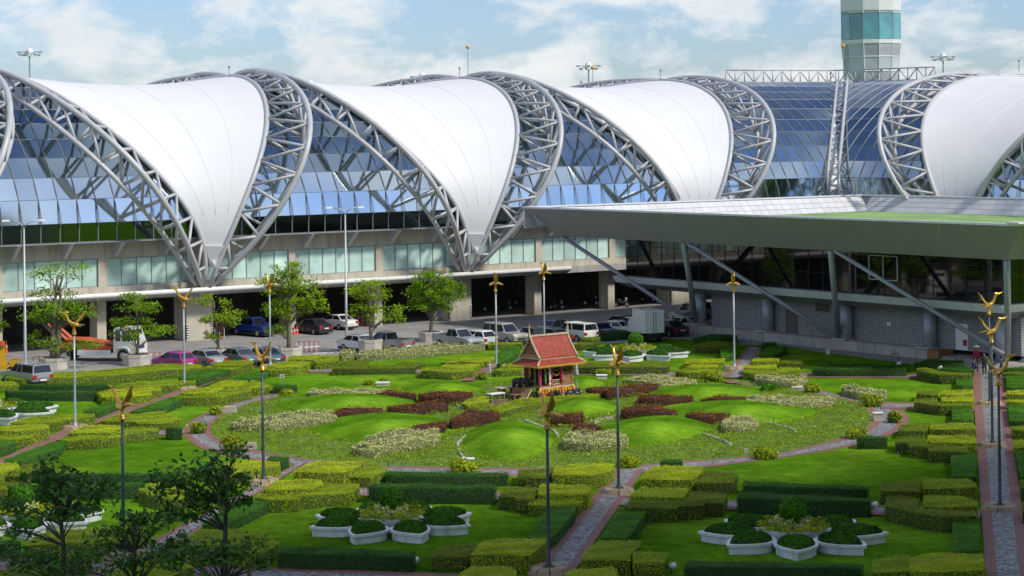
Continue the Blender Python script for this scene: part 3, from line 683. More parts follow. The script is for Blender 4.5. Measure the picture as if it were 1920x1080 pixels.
# ------------------------------------------------------------ control tower
def tower():
    c = P(1635, 262, 430); c[2] = 0
    T = thing('control_tower', 'tall round glass control tower rising behind the concourse', 'tower', c)
    k = 12; r0 = 6.35
    def ringp(r, z, off=.2): return [(c[0]+r*math.cos(2*math.pi*(j+off)/k), c[1]+r*math.sin(2*math.pi*(j+off)/k), z) for j in range(k)]
    z_ = lambda y: P(1635, y, 424)[2]
    zt = [0, 12, 24, z_(158), z_(132), z_(105), z_(80), z_(73), z_(24), z_(18), z_(-20), z_(-26), z_(-70)]
    rad = lambda z: np.interp(z, [0, z_(140), z_(80), 200], [5.2, 5.75, r0, r0])
    M_TG = pm('tower_teal_glass', (.10, .30, .35), .1, .1, var=.35, scale=.25, objvar=.5, spec=.9); M_TW = pm('tower_white', (.72, .72, .74), .5)
    M_TL = pm('tower_pale_glass', (.44, .45, .53), .45, 0, var=.2, scale=.3, objvar=.25)
    mb = MB(); mb.lathe([(3.2, 0), (3.2, z_(-70))], c, 14); mb.obj('core', M_TL, T)
    for i in range(len(zt)-1):
        z0, z1 = zt[i], zt[i+1]
        if i in (6, 9, 11):
            mb = MB(); mb.prism(ringp(rad(z0)+.12, 0), z0+.01, z1-.01); mb.obj('floor_ring', M_TW, T); continue
        G_ = thing('glass_storey', None, None, parent=T)
        a, b_ = ringp(rad(z0), z0+.05), ringp(rad(z1), z1-.05)
        m = M_TG if i in (7, 10) else M_TL
        for j in range(k):
            q = (j+1) % k; inn = lambda p: (c[0]+(p[0]-c[0])*.985, c[1]+(p[1]-c[1])*.985, p[2])
            mb = MB(); mb.hexa([a[j], a[q], inn(a[q]), inn(a[j])], [b_[j], b_[q], inn(b_[q]), inn(b_[j])]); mb.obj('glass_pane', m, G_)
            mb = MB(); mb.path([a[j], b_[j]], .12 if m is M_TL else .07, 6); mb.obj('mullion', M_TW if m is M_TL else M_MULL, G_)
        if m is M_TL:
            mb = MB(); mb.path(b_+[b_[0]], .12, 6); mb.obj('ring_beam', M_TW, G_)
tower()
# ------------------------------------------------------------ unseen block added out of frame on the right to shade the near garden
OB = thing('added_shade_block', 'tall unseen block added on the right to shade the near garden', 'building', (75, 70, 0))
fp = [(30, 58), (69, 72), (96, 95), (124, 80), (76, 0), (28, 12)]
mb = MB(); mb.prism(fp, 0, 73); mb.obj('wall', M_CONC, OB)
# ------------------------------------------------------------ hedges
LF = {'B': leafm('lime_leaves', [(.30,.39,.008), (.41,.49,.012), (.52,.57,.02)], .08),
 'L': leafm('olive_lime_leaves', [(.22,.31,.008), (.30,.40,.010), (.38,.46,.015)], .08),
 'O': leafm('olive_leaves', [(.125,.19,.008), (.18,.25,.010), (.24,.30,.014)], .08),
 'G': leafm('green_leaves', [(.05,.17,.008), (.075,.23,.010), (.11,.28,.014)], .08),
 'D': leafm('dark_green_leaves', [(.028,.105,.008), (.044,.145,.010), (.066,.185,.014)], .06),
 'C': leafm('variegated_leaves', [(.30,.36,.06), (.56,.57,.20), (.70,.68,.34)], .2, patch=.15),
 'R': leafm('croton_leaves', [(.09,.022,.009), (.19,.055,.012), (.27,.10,.016), (.12,.035,.010), (.32,.18,.025)], .15),
 'Y': leafm('yellow_shrub_leaves', [(.14,.24,.012), (.30,.38,.02), (.42,.44,.03)], .2)}
SHADEF = {k: pm('shade_toned_foliage_'+n, c, .9, var=.3, scale=4) for k, n, c in (('B','lime',(.06,.10,.006)),('L','olive_lime',(.040,.07,.006)),('O','olive',(.026,.046,.006)),('G','green',(.015,.05,.006)),('D','dark',(.008,.030,.005)),('C','cream',(.12,.13,.05)),('R','red',(.035,.012,.008)),('Y','yellow',(.05,.085,.008)))}  # body sides toned dark: shade between the leaves is put in the colour
LITTOP = {k: pm('light_toned_top_'+n, c, .9, var=.3, scale=5) for k, n, c in (('B','lime',(.27,.34,.010)),('L','olive_lime',(.18,.25,.008)),('O','olive',(.12,.17,.008)),('G','green',(.05,.15,.008)),('D','dark',(.025,.085,.006)))}  # body top toned lighter than the sides: its daylight is in the colour
TL = {'A':(0,660,4.8),'B':(350,620,4.8),'C':(700,640,4.8),'D':(1050,600,4.8),'E':(1350,600,4.8),'F':(1600,640,6),'G':(0,855,4.8),'H':(350,855,4.8),'I':(700,855,4.8),'J':(1050,855,4.8),'K':(1350,855,4.8),'L':(1600,800,6),'M':(1280,720,3)}
TREG = {}
def hedge(tile, kind, h, pts, label, name='hedge', cat='hedge', size=None, lump=0., dens=1.):
    x0, y0, k = TL[tile]
    poly = np.array([G(x0+x/k, y0+y/k, h)[:2] for x, y in pix(pts)])
    if parea(poly) < 0: poly = poly[::-1]
    # drop points that are doubled
    keep = [i for i in range(len(poly)) if np.linalg.norm(poly[i]-poly[i-1]) > .05]; poly = poly[keep]
    c = poly.mean(0); near = np.clip(150/(c[1]+1e-6), .9, 1.8)
    size = size or {'R': .17, 'C': .13}.get(kind, .050+.00026*c[1])
    d0 = {'R': 60, 'C': 85}.get(kind, 190.*near**.6)*dens*(.085/size if kind not in 'RC' else 1)
    A = abs(parea(poly)); n = int(min(24000, A*d0))
    q = sample(poly, n); z = h+RNG.normal(0, .012+lump, len(q))
    if lump:                          # uneven natural top
        z += .10*np.sin(q[:, 0]*3.1+1)*np.sin(q[:, 1]*2.3)
    if kind in 'BLOGD':              # a second, flatter layer: the sheared top is closed foliage
        q2 = sample(poly, n); q = np.r_[q, q2]; z = np.r_[z, h-.015+RNG.normal(0, .012, len(q2))]
    if kind in 'BLOGD':              # hand clipping leaves a slightly wavy top and a few stray shoots
        z = z+.025*np.sin(q[:, 0]*2.1+q[:, 1]*.7+c[0])+.02*np.sin(q[:, 1]*3.3-q[:, 0]*1.2); st_ = RNG.uniform(0, 1, len(q)) < .035; z = z+st_*RNG.uniform(.03, .12, len(q))
    pt = [np.c_[q, z]]; nr = [np.tile([0, 0, 2.2 if kind in 'BLOGD' else 1.], (len(q), 1))]
    for i in range(len(poly)):
        a, b = poly[i], poly[(i+1) % len(poly)]; e = b-a; l = np.linalg.norm(e)
        if l < .02: continue
        nn = np.array([e[1], -e[0]])/l; facing = nn @ (-c) > 0
        m = int(l*h*d0*(.75 if facing else .3))
        tt = RNG.uniform(0, 1, m)[:, None]; w_ = RNG.normal(0, .012+lump, m)[:, None]
        zz = RNG.uniform(0.02, h-.01, m)
        pt.append(np.c_[a+e*tt+nn*w_, zz]); nr.append(np.tile([nn[0], nn[1], .02], (m, 1)))
    pt = np.concatenate(pt); nr = np.concatenate(nr)
    pi = c+(poly-c)*(1-.05/max(.3, math.sqrt(A)))
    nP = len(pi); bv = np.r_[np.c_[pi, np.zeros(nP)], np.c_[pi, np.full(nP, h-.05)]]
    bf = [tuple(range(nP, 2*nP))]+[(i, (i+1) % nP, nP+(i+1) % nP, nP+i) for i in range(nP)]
    return leafobj(name, quads(pt, nr, size, 1.5, tilt=.34), LF[kind], base=(bv, bf), basemat=SHADEF[kind], topmat=LITTOP.get(kind), label=label, category=cat, group=None)
HEDGES = [
('A','L',.70,'50,205 380,195 700,175 1100,140 1480,100 1800,110 1850,145 1480,160 1100,200 700,225 200,250 60,235','long leafy lime hedge bordering the car park on the left'),
('A','L',.50,'-60,265 110,262 175,290 165,297 -60,312','lime hedge block at the left edge under the long car park hedge'),
('A','D',.42,'180,284 1045,289 1040,305 175,303','low dark hedge strip directly in front of the long car park hedge'),
('A','D',.62,'40,343 890,345 850,366 75,363','dark hedge strip just behind the half-hidden left white rosette planter'),
('A','B',.60,'870,362 1150,318 1450,322 1452,345 1360,350 1365,385 1170,405 930,407','lime hedge behind the leftmost near golden bird lamp'),
('A','L',.55,'1060,300 1240,270 1760,252 1765,270 1600,290 1450,305 1300,320 1050,318','pale lime stepped hedge at the foot of the gold bird lamp near the magenta car'),
('B','G',.60,'-75,410 40,375 190,340 400,345 105,440 -60,428','green sloping hedge along the narrow brick path below the silver sedans'),
('A','G',.55,'750,520 1000,440 1110,413 1170,410 1090,452 900,530 755,540','green hedge slanting beside the lawn of the left white planter'),
('B','B',.75,'-60,560 40,518 330,506 345,515 250,552 60,567','bright raised hedge tier left of the second near bird lamp'),
('B','L',.60,'-140,592 40,570 300,557 345,522 585,520 580,547 300,592 0,602 -140,604','lime hedge bordering the curved lawn at upper left of the circular path'),
('A','G',.60,'1180,525 1540,400 1665,405 1430,505 1200,537','green hedge slanting down in the left garden behind the cream-topped blocks'),
('A','L',.45,'910,605 1130,540 1480,537 1620,600 1540,637 1240,642 1215,628 1090,625 915,622','wide lime hedge just right of the leftmost near bird lamp head'),
('A','D',.70,'1490,680 1530,670 1640,675 1635,692 1490,692','small dark clipped cube at the left bend of the circular path'),
('A','L',.62,'90,628 330,570 850,548 855,575 640,602 550,627 240,642 90,642','lime hedge in front of the left white planter, lamp post rising from its end'),
('A','B',.85,'-50,690 80,653 440,655 440,682 280,707 -50,712','bright lime top tier at the left edge beside the brick path'),
('A','L',.60,'-50,760 0,738 290,740 285,770 150,787 -50,792','lower lime tier at the left edge beneath the bright top tier'),
('A','G',.60,'-60,797 145,795 140,815 -60,872','green hedge at the left edge running along the brick path'),
('A','B',.80,'620,715 760,658 1095,655 1095,675 1040,702 990,722 625,727','bright flat hedge tier left of the leftmost near lamp pole'),
('A','L',.60,'500,787 620,740 1000,740 1130,690 1200,675 1430,678 1425,705 1140,737 1090,767 900,782 600,797','long zigzag lime hedge crossed by the leftmost near lamp pole'),
('A','G',.50,'35,962 500,795 610,797 560,850 300,942 190,977 40,982','green hedge slanting from the left edge below the brick path'),
('G','B',.80,'-60,62 150,58 180,93 0,157 -60,162','bright hedge tier at the left edge above the dark trees'),
('G','O',.60,'0,172 190,92 420,57 330,130 200,182','olive hedge at the left behind the leftmost dark tree'),
('G','D',.45,'180,158 540,153 1480,145 1480,162 1100,170 200,174','dark hedge line at the near edge of the bright left lawn'),
('G','D',.65,'60,258 900,243 1310,233 1240,277 90,287','darker hedge line below the bright left lawn, second of the pair'),
('G','O',.60,'-60,237 170,232 170,257 50,302 -60,307','olive hedge at the left edge between the dark hedge lines and the planter'),
('G','L',.62,'1240,312 1380,240 1600,240 1800,330 1640,387 1460,377 1320,352 1320,325','lime stepped hedge behind the crown of the second dark tree'),
('G','B',.85,'1490,287 1560,243 1680,243 1640,292','small bright tier behind the crown of the second dark tree'),
('G','D',.70,'-60,760 100,750 190,765 180,787 -60,792','dark hedge block at the left edge behind the leftmost trunk'),
('G','L',.62,'230,797 330,700 480,668 880,640 1300,640 1220,762 940,787 540,782','broad lime hedge behind the leftmost dark trunk'),
('G','L',.60,'430,932 550,860 830,870 780,932','small lime hedge top at lower left between dark tree leaves'),
('G','O',.60,'0,1062 200,958 450,1000 400,1090 -40,1100','olive hedge in the bottom left corner'),
('G','L',.60,'960,1062 1130,958 1500,900 1700,930 1750,1000 1500,1090 950,1092','lime hedge at the bottom left behind the low leafy sapling'),
('H','B',.75,'250,145 320,58 500,36 840,46 838,77 690,107 530,152 250,147','bright hedge block left of the second near lamp pole'),
('H','D',.60,'720,27 750,-7 920,3 920,22 840,47','small dark hedge by the left bend of the pebble path'),
('H','B',.72,'965,127 1140,43 1600,40 1560,92 1410,147 970,142','large bright hedge block right of the second near lamp pole'),
('H','L',.62,'1460,182 1600,105 1610,68 1700,68 1810,103 1810,127 1660,192','lime hedge block stepping down right of the large bright block'),
('H','B',.85,'690,287 800,213 1220,213 1220,252 1130,292 700,307','bright raised tier at the foot of the second near lamp pole'),
('H','L',.65,'610,372 690,318 1000,320 1140,310 1240,243 1555,248 1550,282 1470,332 1290,342 1160,357 1030,362 1000,387 740,397','zigzag lime hedge behind the middle lawn, left of the dark pair'),
('H','G',.55,'135,602 440,418 560,388 735,393 735,417 500,532 340,612 140,617','long green hedge slanting behind the second dark trunk'),
('H','L',.70,'-60,762 110,658 500,658 540,690 710,700 710,737 400,752 320,812 -60,822','lime hedge crossed by the second dark trunk'),
('H','L',.70,'370,852 400,750 820,760 830,787 700,867 400,867','lime hedge block right of the second dark trunk, at lower left'),
('H','D',.70,'815,857 860,813 1300,813 2060,858 2050,907 1650,887 1200,882 820,872','long dark hedge in front of the middle white rosette planter'),
('I','D',.55,'100,167 130,133 1215,148 1215,180 600,177 105,174','back one of the two long dark hedges behind the middle rosette'),
('I','D',.80,'-50,272 0,238 1110,260 1090,297 500,292 -50,287','front one of the two long dark hedges behind the middle rosette'),
('I','O',.55,'1290,192 1310,113 1560,108 1640,95 1600,142 1560,197','olive hedge block right of the dark pair, near the path edge'),
('J','B',.75,'-75,167 -40,93 100,73 490,63 490,87 410,152 300,172 0,174','bright hedge block left of the middle path at its inner end'),
('I','O',.70,'1120,362 1190,278 1480,276 1470,342 1440,387 1290,392 1270,367','olive stepped hedge right of the middle rosette lawn'),
('J','B',.85,'-200,342 -180,253 -100,243 290,268 290,292 250,342 -190,347','bright raised tier left of the lamp on the middle path'),
('J','L',.60,'-290,432 -260,383 200,378 205,402 170,442 -10,447','lower lime tier left of the middle path lamp'),
('I','G',.60,'1380,722 1580,458 1825,453 1810,502 1650,690 1560,747','green hedge slanting along the left side of the middle path'),
('I','B',.80,'865,882 960,778 1120,738 1560,743 1560,772 1400,892 1290,897 1280,887','large bright hedge at the bottom behind the front lamp pole'),
('I','O',.65,'515,907 590,818 960,773 870,862 850,907','olive hedge adjoining the large bright bottom hedge'),
('I','B',.60,'770,1077 880,983 1160,983 1290,1025 1270,1112 760,1112','lime hedge cut by the bottom edge left of the front lamp'),
('J','B',.60,'40,1062 120,1008 480,1003 515,1030 490,1112 30,1112','lime hedge cut by the bottom edge right of the middle path'),
('J','D',.50,'900,37 930,20 1090,23 1108,52 900,57','small dark hedge standing on the front bend of the circular path'),
('J','B',.72,'730,197 790,118 850,83 1290,88 1270,152 1190,212 735,207','bright hedge block right of the middle path at its inner end'),
('J','O',.65,'1220,242 1290,148 1380,128 1600,153 1600,177 1560,237','olive block beside the bright block, right of the middle path'),
('J','B',.85,'620,352 730,278 1155,288 1150,322 1110,367 630,362','bright raised tier right of the lamp on the middle path'),
('J','O',.72,'580,462 620,393 1060,398 1180,318 1505,323 1500,347 1480,417 1310,417 1290,442 1060,447 1050,467','zigzag olive hedge right of the middle path lamp'),
('J','G',.58,'370,722 540,473 770,478 770,512 610,732 370,737','green hedge slanting along the right side of the middle path'),
('J','L',.75,'190,922 250,828 340,753 735,758 720,812 640,862 630,932 200,932','lime hedge at lower right of the middle path'),
('J','L',.70,'660,962 650,863 970,863 975,887 930,967','square lime hedge at the bottom next to the right rosette lawn'),
('K','D',.75,'-330,987 -290,933 1290,968 1290,1012 700,1002 -330,992','long dark hedge in front of the right white rosette planter'),
('K','D',.55,'205,247 215,220 1340,268 1338,297 205,267','back one of the two long dark hedges behind the right rosette'),
('K','D',.80,'150,367 170,318 1370,378 1365,407 800,397 150,374','front one of the two long dark hedges behind the right rosette'),
('K','O',.70,'1435,312 1440,233 1780,213 1800,252 1790,317','olive block right of the dark pair behind the right rosette'),
('L','O',.75,'350,882 380,788 740,803 735,892 770,927 1390,940 1390,1002 1000,1012 700,962','L-shaped olive hedge beside the nearest lamp of the right path'),
('L','L',.65,'760,592 750,578 1280,578 1385,630 1385,677 1310,682 1220,697 790,692','lime block left of the right path, behind its nearest lamp'),
('L','L',.80,'790,772 1220,773 1390,828 1390,902 900,897 790,892','raised lime tier left of the nearest lamp of the right path'),
('L','G',.50,'1090,302 1370,293 1390,562 1115,562','green flat hedge left of the right path in its nearer half'),
('F','O',.50,'510,952 540,933 860,918 830,1002 510,1007','olive block left of the right path at its middle'),
('F','L',.55,'860,987 880,923 1340,913 1380,960 1380,987 1270,992','lime block left of the right path at its middle'),
('L','B',.70,'840,162 840,93 1260,88 1380,118 1380,182 900,177','bright tier beside the second lamp of the right path'),
('L','O',.65,'470,182 480,108 800,108 810,190 1290,218 1280,277 860,282 830,232 630,227 610,187','zigzag olive hedge left of the second lamp of the right path'),
('L','D',.65,'40,112 100,93 380,98 380,127 40,132','dark hedge standing by the right bend of the circular path'),
('F','D',.50,'690,237 840,198 1240,213 1250,262 690,262','dark hedge in front of the pavilion ramp'),
('F','D',.60,'980,292 1350,283 1350,332 990,322','dark hedge block left of the people on the right path'),
('F','O',.70,'710,302 830,288 970,335 1330,348 1335,372 970,377 810,347 715,332','olive stepped hedge left of the man in the dark suit'),
('F','G',.40,'1155,392 1340,378 1335,492 1155,497','green flat hedge left of the far end of the right path'),
('F','O',.50,'705,597 720,558 950,548 950,602','olive block left of the third lamp of the right path'),
('F','B',.50,'970,592 1030,543 1345,548 1345,592 1240,592 1230,602 970,600','bright block left of the third lamp of the right path'),
('F','B',.60,'990,657 990,623 1350,628 1350,672 1000,670','bright tier in front of the bright block by the third lamp'),
('F','O',.65,'680,682 690,638 940,638 950,690 1305,698 1300,722 980,727 820,702 690,692','zigzag olive hedge left of the third lamp of the right path'),
('F','G',.50,'1105,712 1310,703 1340,872 1115,882','green flat hedge left of the right path between its second and third lamps'),
('F','G',.45,'1720,382 1990,373 1990,512 1725,517','green hedge at the right edge beside the farthest lamp base'),
('F','D',.55,'1690,292 1990,283 1990,327 1690,322','dark hedge at the right edge near the pavilion corner'),
('F','O',.55,'1690,347 1990,338 1990,367 1690,365','olive hedge strip at the right edge near the pavilion corner'),
('F','B',.50,'1725,552 1990,548 1990,597 1725,592','bright hedge at the right edge opposite the third lamp'),
('F','B',.60,'1720,652 1990,643 1990,687 1720,682','bright raised tier at the right edge opposite the third lamp'),
('F','G',.50,'1735,712 1990,703 1990,902 1760,892','green flat hedge at the right edge past the third lamp'),
('L','L',.60,'1775,-8 1990,-22 1990,42 1795,37','lime hedge at the right edge just behind the second lamp'),
('L','B',.70,'1800,152 1990,133 1990,232 1800,227','bright hedge at the right edge beside the second lamp'),
('L','G',.55,'1825,272 1990,263 1990,562 1880,562','green flat hedge at the right edge between the nearest two lamps'),
('L','O',.65,'1875,602 1990,588 1990,682 1885,682','olive hedge at the right edge behind the nearest lamp'),
('L','O',.70,'1905,842 1990,833 1990,942 1905,947','olive hedge at the right edge beside the nearest lamp'),
('M','L',.70,'1065,1050 1070,985 1270,955 1290,1050 1080,1060','olive lime hedge at the bottom right, left half'),
('M','B',.75,'1275,1045 1275,975 1400,950 1690,953 1700,985 1690,1045 1330,1055','bright hedge at the bottom right beside the path'),
('M','G',.50,'1520,770 1665,765 1670,935 1515,945','green flat hedge at lower right beside the nearest lamp'),
('B','L',.62,'240,292 270,266 600,266 600,287 500,312 240,314','lime hedge in front of the grey sedan'),
('B','L',.50,'170,317 400,310 500,320 500,337 400,352 180,347','lower lime step in front of the silver sedan'),
('B','B',.62,'730,312 800,283 1105,276 1105,302 960,327 730,327','bright hedge block right of the dark blue sedan'),
('B','L',.50,'690,347 730,326 950,326 955,347 750,362','lower lime step beside the second near bird lamp head'),
('B','G',.45,'365,437 560,370 700,353 740,370 640,422 370,447','green hedge slanting left of the small garden sign'),
('B','B',.62,'910,242 940,220 1240,220 1150,257 910,257','bright hedge in front of the octagonal planter of the tall drooping tree'),
('B','L',.62,'1140,277 1240,223 1370,223 1370,267 1300,277 1150,287','lime hedge with a dark face, right of the tall drooping tree planter'),
('B','B',.50,'205,492 330,448 550,443 500,492 360,507 205,502','bright flat hedge by the second near bird lamp'),
('B','L',.50,'480,512 600,443 760,490 740,512 600,522','lime hedge left of the dark hedge with the sign'),
('B','D',.45,'775,507 790,483 990,483 995,502 900,512 775,514','small dark hedge under the little white garden sign'),
('B','O',.50,'1305,342 1360,308 2070,306 2060,332 1700,337 1310,347','long olive hedge across the lawn in front of the pickup'),
('B','O',.30,'1390,302 1400,268 1560,266 1640,280 1620,302','low olive hedge behind the long olive hedge, left end'),
('C','O',.35,'200,202 260,181 470,188 470,207 390,217','low olive hedge behind the long olive hedge, right end'),
('C','C',.55,'-145,100 -60,78 200,53 600,18 1000,-7 1000,30 600,72 200,102 -140,132','long cream variegated hedge along the car park in the middle'),
('B','C',.55,'1370,197 1400,168 1520,173 1530,202 1380,212','small cream variegated bush beside the street lamp foot'),
('C','L',.40,'610,187 650,161 760,158 760,192','low lime hedge at the back left of the brick path behind the shrine'),
('C','B',.50,'770,172 800,148 1090,143 1095,167 960,187 770,180','bright hedge left of the grey lamp post behind the shrine'),
('C','B',.50,'600,232 640,203 960,203 960,222 890,240','bright middle step left of the grey lamp post behind the shrine'),
('C','L',.60,'430,247 460,233 900,238 900,264 700,277 430,264','lime front hedge left of the brick path behind the shrine'),
('C','G',.50,'1120,102 1190,48 1320,48 1310,92 1140,202 1120,197','green triangular hedge right of the grey lamp post behind the shrine'),
('C','L',.50,'1030,32 1040,8 1340,3 1340,22','lime hedge in front of the beige off-roader'),
('C','L',.50,'1060,262 1180,233 1340,238 1340,252 1160,264','lime hedge touching the left side of the shrine'),
('C','B',.60,'1145,227 1190,203 1330,203 1330,227','bright hedge under the left eave of the shrine'),
('C','L',.42,'1050,607 1300,518 1560,498 1920,468 2030,470 2040,490 1920,502 1560,547 1330,582 1130,642','winding lime hedge around the front of the shrine'),
('C','B',.40,'800,557 830,528 1000,488 1040,498 1040,532 850,572','bright short hedge left of the offering tables'),
('D','D',.75,'240,112 300,93 980,53 990,72 940,82 500,112 270,132','large dark hedge in front of the white box truck'),
('D','L',.50,'90,137 190,123 240,133 200,157 90,152','lime hedge right of the shrine roof, in front of the blue car'),
('D','O',.60,'175,172 230,138 360,143 360,167 290,182','olive hedge right of the shrine roof'),
('D','O',.50,'130,212 180,193 300,198 290,217 140,227','lower olive step right of the shrine roof'),
('D','O',.60,'110,407 140,383 980,378 990,397 960,422 110,422','long olive hedge in front of the far white rosette planter'),
('D','B',.50,'1105,377 1150,353 1485,346 1480,372 1430,380 1110,387','bright back step left of the far grey lamp post'),
('D','B',.62,'1150,422 1190,395 1425,398 1425,422 1160,427','brightest middle step left of the far grey lamp post'),
('D','L',.55,'1040,452 1140,428 1410,443 1400,462 1160,472 1040,462','curved lime front step left of the far grey lamp post'),
('D','D',.60,'1185,167 1340,128 1590,128 1595,157 1300,177','dark hedge behind the far grey lamp post'),
('D','O',.60,'1190,227 1330,188 1590,193 1595,217 1430,242 1200,237','olive hedge behind the far grey lamp post'),
('D','G',.50,'1440,242 1590,228 1590,300 1450,332','green flat hedge left of the far grey lamp post path'),
('E','D',.50,'380,202 500,193 515,217 380,227','small dark hedge right of the path to the pavilion'),
('E','G',.50,'330,317 430,233 600,233 600,257 470,322','green hedge along the right of the path to the pavilion'),
('E','B',.50,'280,362 310,341 535,343 540,367 300,372','bright back step right of the far grey lamp post'),
('E','B',.60,'210,427 225,403 510,403 515,432 220,437','brightest step right of the far grey lamp post'),
('E','L',.55,'205,472 215,448 500,453 540,423 720,423 720,447 600,467 320,482','lime zigzag front step right of the far grey lamp post'),
('E','O',.50,'550,387 560,358 740,363 740,387','olive block right of the bright steps by the far grey lamp'),
('E','D',.45,'885,397 890,386 1290,388 1700,403 1700,417 890,402','back dark hedge strip on the lawn by the pavilion'),
('E','D',.55,'830,437 840,423 1680,428 1680,447 830,447','front dark hedge strip on the lawn by the pavilion'),
('E','C',.50,'310,502 330,473 780,518 780,552 640,562 330,532','cream variegated hedge in front of the right-hand bright steps'),
('E','C',.48,'1090,602 1180,578 1500,638 1500,672 1350,682 1130,632','cream variegated hedge alone on the right lawn'),
]
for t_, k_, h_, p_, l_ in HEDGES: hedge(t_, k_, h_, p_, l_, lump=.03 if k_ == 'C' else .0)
BEDS = [
('C','R',.42,'25,462 120,445 385,460 380,482 250,477 60,472','croton row at the back left of the circle'),
('C','R',.50,'405,472 600,443 895,450 890,477 760,507 600,492 410,492','croton row left of the brick table, upper'),
('C','R',.48,'115,602 130,578 560,533 640,538 680,565 500,582 320,602','croton row between the two left mounds'),
('B','R',.45,'1315,732 1400,688 1760,688 1765,712 1560,737 1380,752','croton row at the left beside cream bed'),
('C','R',.40,'310,782 400,743 660,708 670,730 640,772 320,792','croton clump touching the cream bed at front left'),
('C','R',.55,'680,702 860,608 1130,625 1130,662 900,682 700,717','tall croton row in front of the tables'),
('C','R',.50,'1600,662 1640,638 1890,638 1890,690 1760,692 1610,692','croton clump behind the front lamp head'),
('D','R',.42,'110,962 150,928 320,928 390,980 370,987 120,977','croton clump above the round cream bed'),
('D','R',.50,'380,622 560,588 880,563 880,587 640,622 430,652','croton row right of the shrine'),
('D','R',.45,'230,617 300,598 520,598 510,622 380,640 260,632','yellow tinged croton row beside the shrine'),
('D','R',.45,'700,692 720,668 900,663 1200,683 1180,697 900,712 720,707','croton row on the right, in front of the far mound'),
('D','R',.38,'1260,712 1400,678 1670,683 1670,702 1480,717','croton row at the right beside the long cream bed'),
('D','R',.50,'545,802 680,758 820,758 1060,815 1000,832 780,817 560,827','croton row behind the right front mound'),
('D','R',.42,'1125,842 1180,823 1530,838 1530,862 1350,882 1150,867','croton row touching the small right cream clump'),
('B','C',.35,'1080,552 1130,523 1830,518 1700,572 1420,592 1150,572','pale cream bed at the back left of the circle'),
('B','C',.40,'400,832 480,788 900,738 1100,708 1310,718 1350,762 1330,802 1000,822 800,852 420,852','long cream bed at the left of the circle'),
('C','C',.45,'-200,962 -20,838 140,788 590,788 600,832 560,882 200,932 0,982','cream bed at the front left of the circle'),
('D','C',.50,'25,1062 100,998 480,988 610,1040 600,1092 300,1112 40,1102','round cream bed in front of the right mounds'),
('E','C',.35,'230,692 300,668 800,688 1040,703 1050,732 800,752 500,762 240,742','long cream bed at the right of the circle'),
('E','C',.40,'10,922 60,868 220,848 340,888 330,942 200,962 40,962','small cream clump at the right of the circle'),
('D','C',.30,'560,540 700,500 900,490 1220,540 1240,600 1000,602 800,560','sparse pale bed behind the right crotons'),
]
for t_, k_, h_, p_, l_ in BEDS:
    hedge(t_, k_, h_+(.08 if k_ == 'R' else .05), p_, ('red ' if k_ == 'R' else '')+l_, name='croton_bed' if k_ == 'R' else 'variegated_bed', cat='flower bed', lump=.035, dens=1.8, size=.125 if k_ == 'R' else .11)
# ------------------------------------------------------------ bushes
def bush(px, py, wpx, hpx, label, kind='Y', name='shrub'):
    c = G(px, py); sc = c[1]/F; rx, rz = wpx*sc/2, hpx*sc*.95; ry = rx*.75
    n = int(1400*min(2.5, max(.4, rx)))
    pts = []
    for k in range(9):                # several rounded shoots make the uneven outline
        a = RNG.uniform(0, 6.28); r = RNG.uniform(0, .6); cc = np.array([math.cos(a)*r*rx, math.sin(a)*r*ry, rz*RNG.uniform(.25, .55)])
        q = RNG.normal(0, 1, (n//9, 3)); q /= np.linalg.norm(q, axis=1, keepdims=True); q *= RNG.uniform(.6, 1., (len(q), 1))**.5
        q = cc+q*np.array([rx*.5, ry*.5, rz*RNG.uniform(.4, .6)]); pts.append(q)
    q = np.concatenate(pts); q = q[q[:, 2] > .02]
    nr = q-np.array([0, 0, rz*.2]); nr /= np.linalg.norm(nr, axis=1, keepdims=True)+1e-6
    mb = MB(); mb.ell((c[0], c[1], rz*.3), (rx*.6, ry*.6, rz*.4), 10, 6)
    return leafobj(name, quads(q+c, nr, .17, 1.7), LF[kind], base=(np.array(mb.v), mb.f), basemat=SHADEF[kind], label=label, category='shrub')
for a in [(404,778,32,20,'yellow-green shrub on the pebble path behind the stone block at left'), (372,813,44,24,'yellow-green shrub in the left bulge of the pebble path'),
 (437,846,54,34,'dark-based shrub at the lower left of the circular path'), (539,742,30,14,'yellow-green shrub in front of the small dark hedge with the sign'),
 (691,722,20,10,'small shrub on the back lawn left of the white marker block'), (720,716,16,8,'tiny shrub behind the white marker block'),
 (873,884,76,24,'shrub on the front edge of the pebble path'), (1178,876,66,22,'shrub beside the middle lamp at the pebble path'),
 (1334,716,56,22,'bright shrub left of the far lamp base'), (1522,736,44,20,'shrub beside the flat white marker on the right path bend'),
 (1634,762,52,24,'shrub in front of the lone cream hedge'), (1676,793,42,24,'shrub beside the dark stone lantern at the right bend'),
 (1608,822,58,24,'shrub behind the dark hedge at the right bend'), (1432,860,62,26,'shrub at the front right edge of the pebble path'),
 (1133,703,44,12,'bright shrub over the white stone marker right of the shrine'), (905,712,30,16,'lime shrub by the brick path left of the shrine'), (1440,733,42,14,'low dark green shrub on the bed near the far lamp')]: bush(*a, kind='G' if a[4].startswith('low dark') else 'Y')
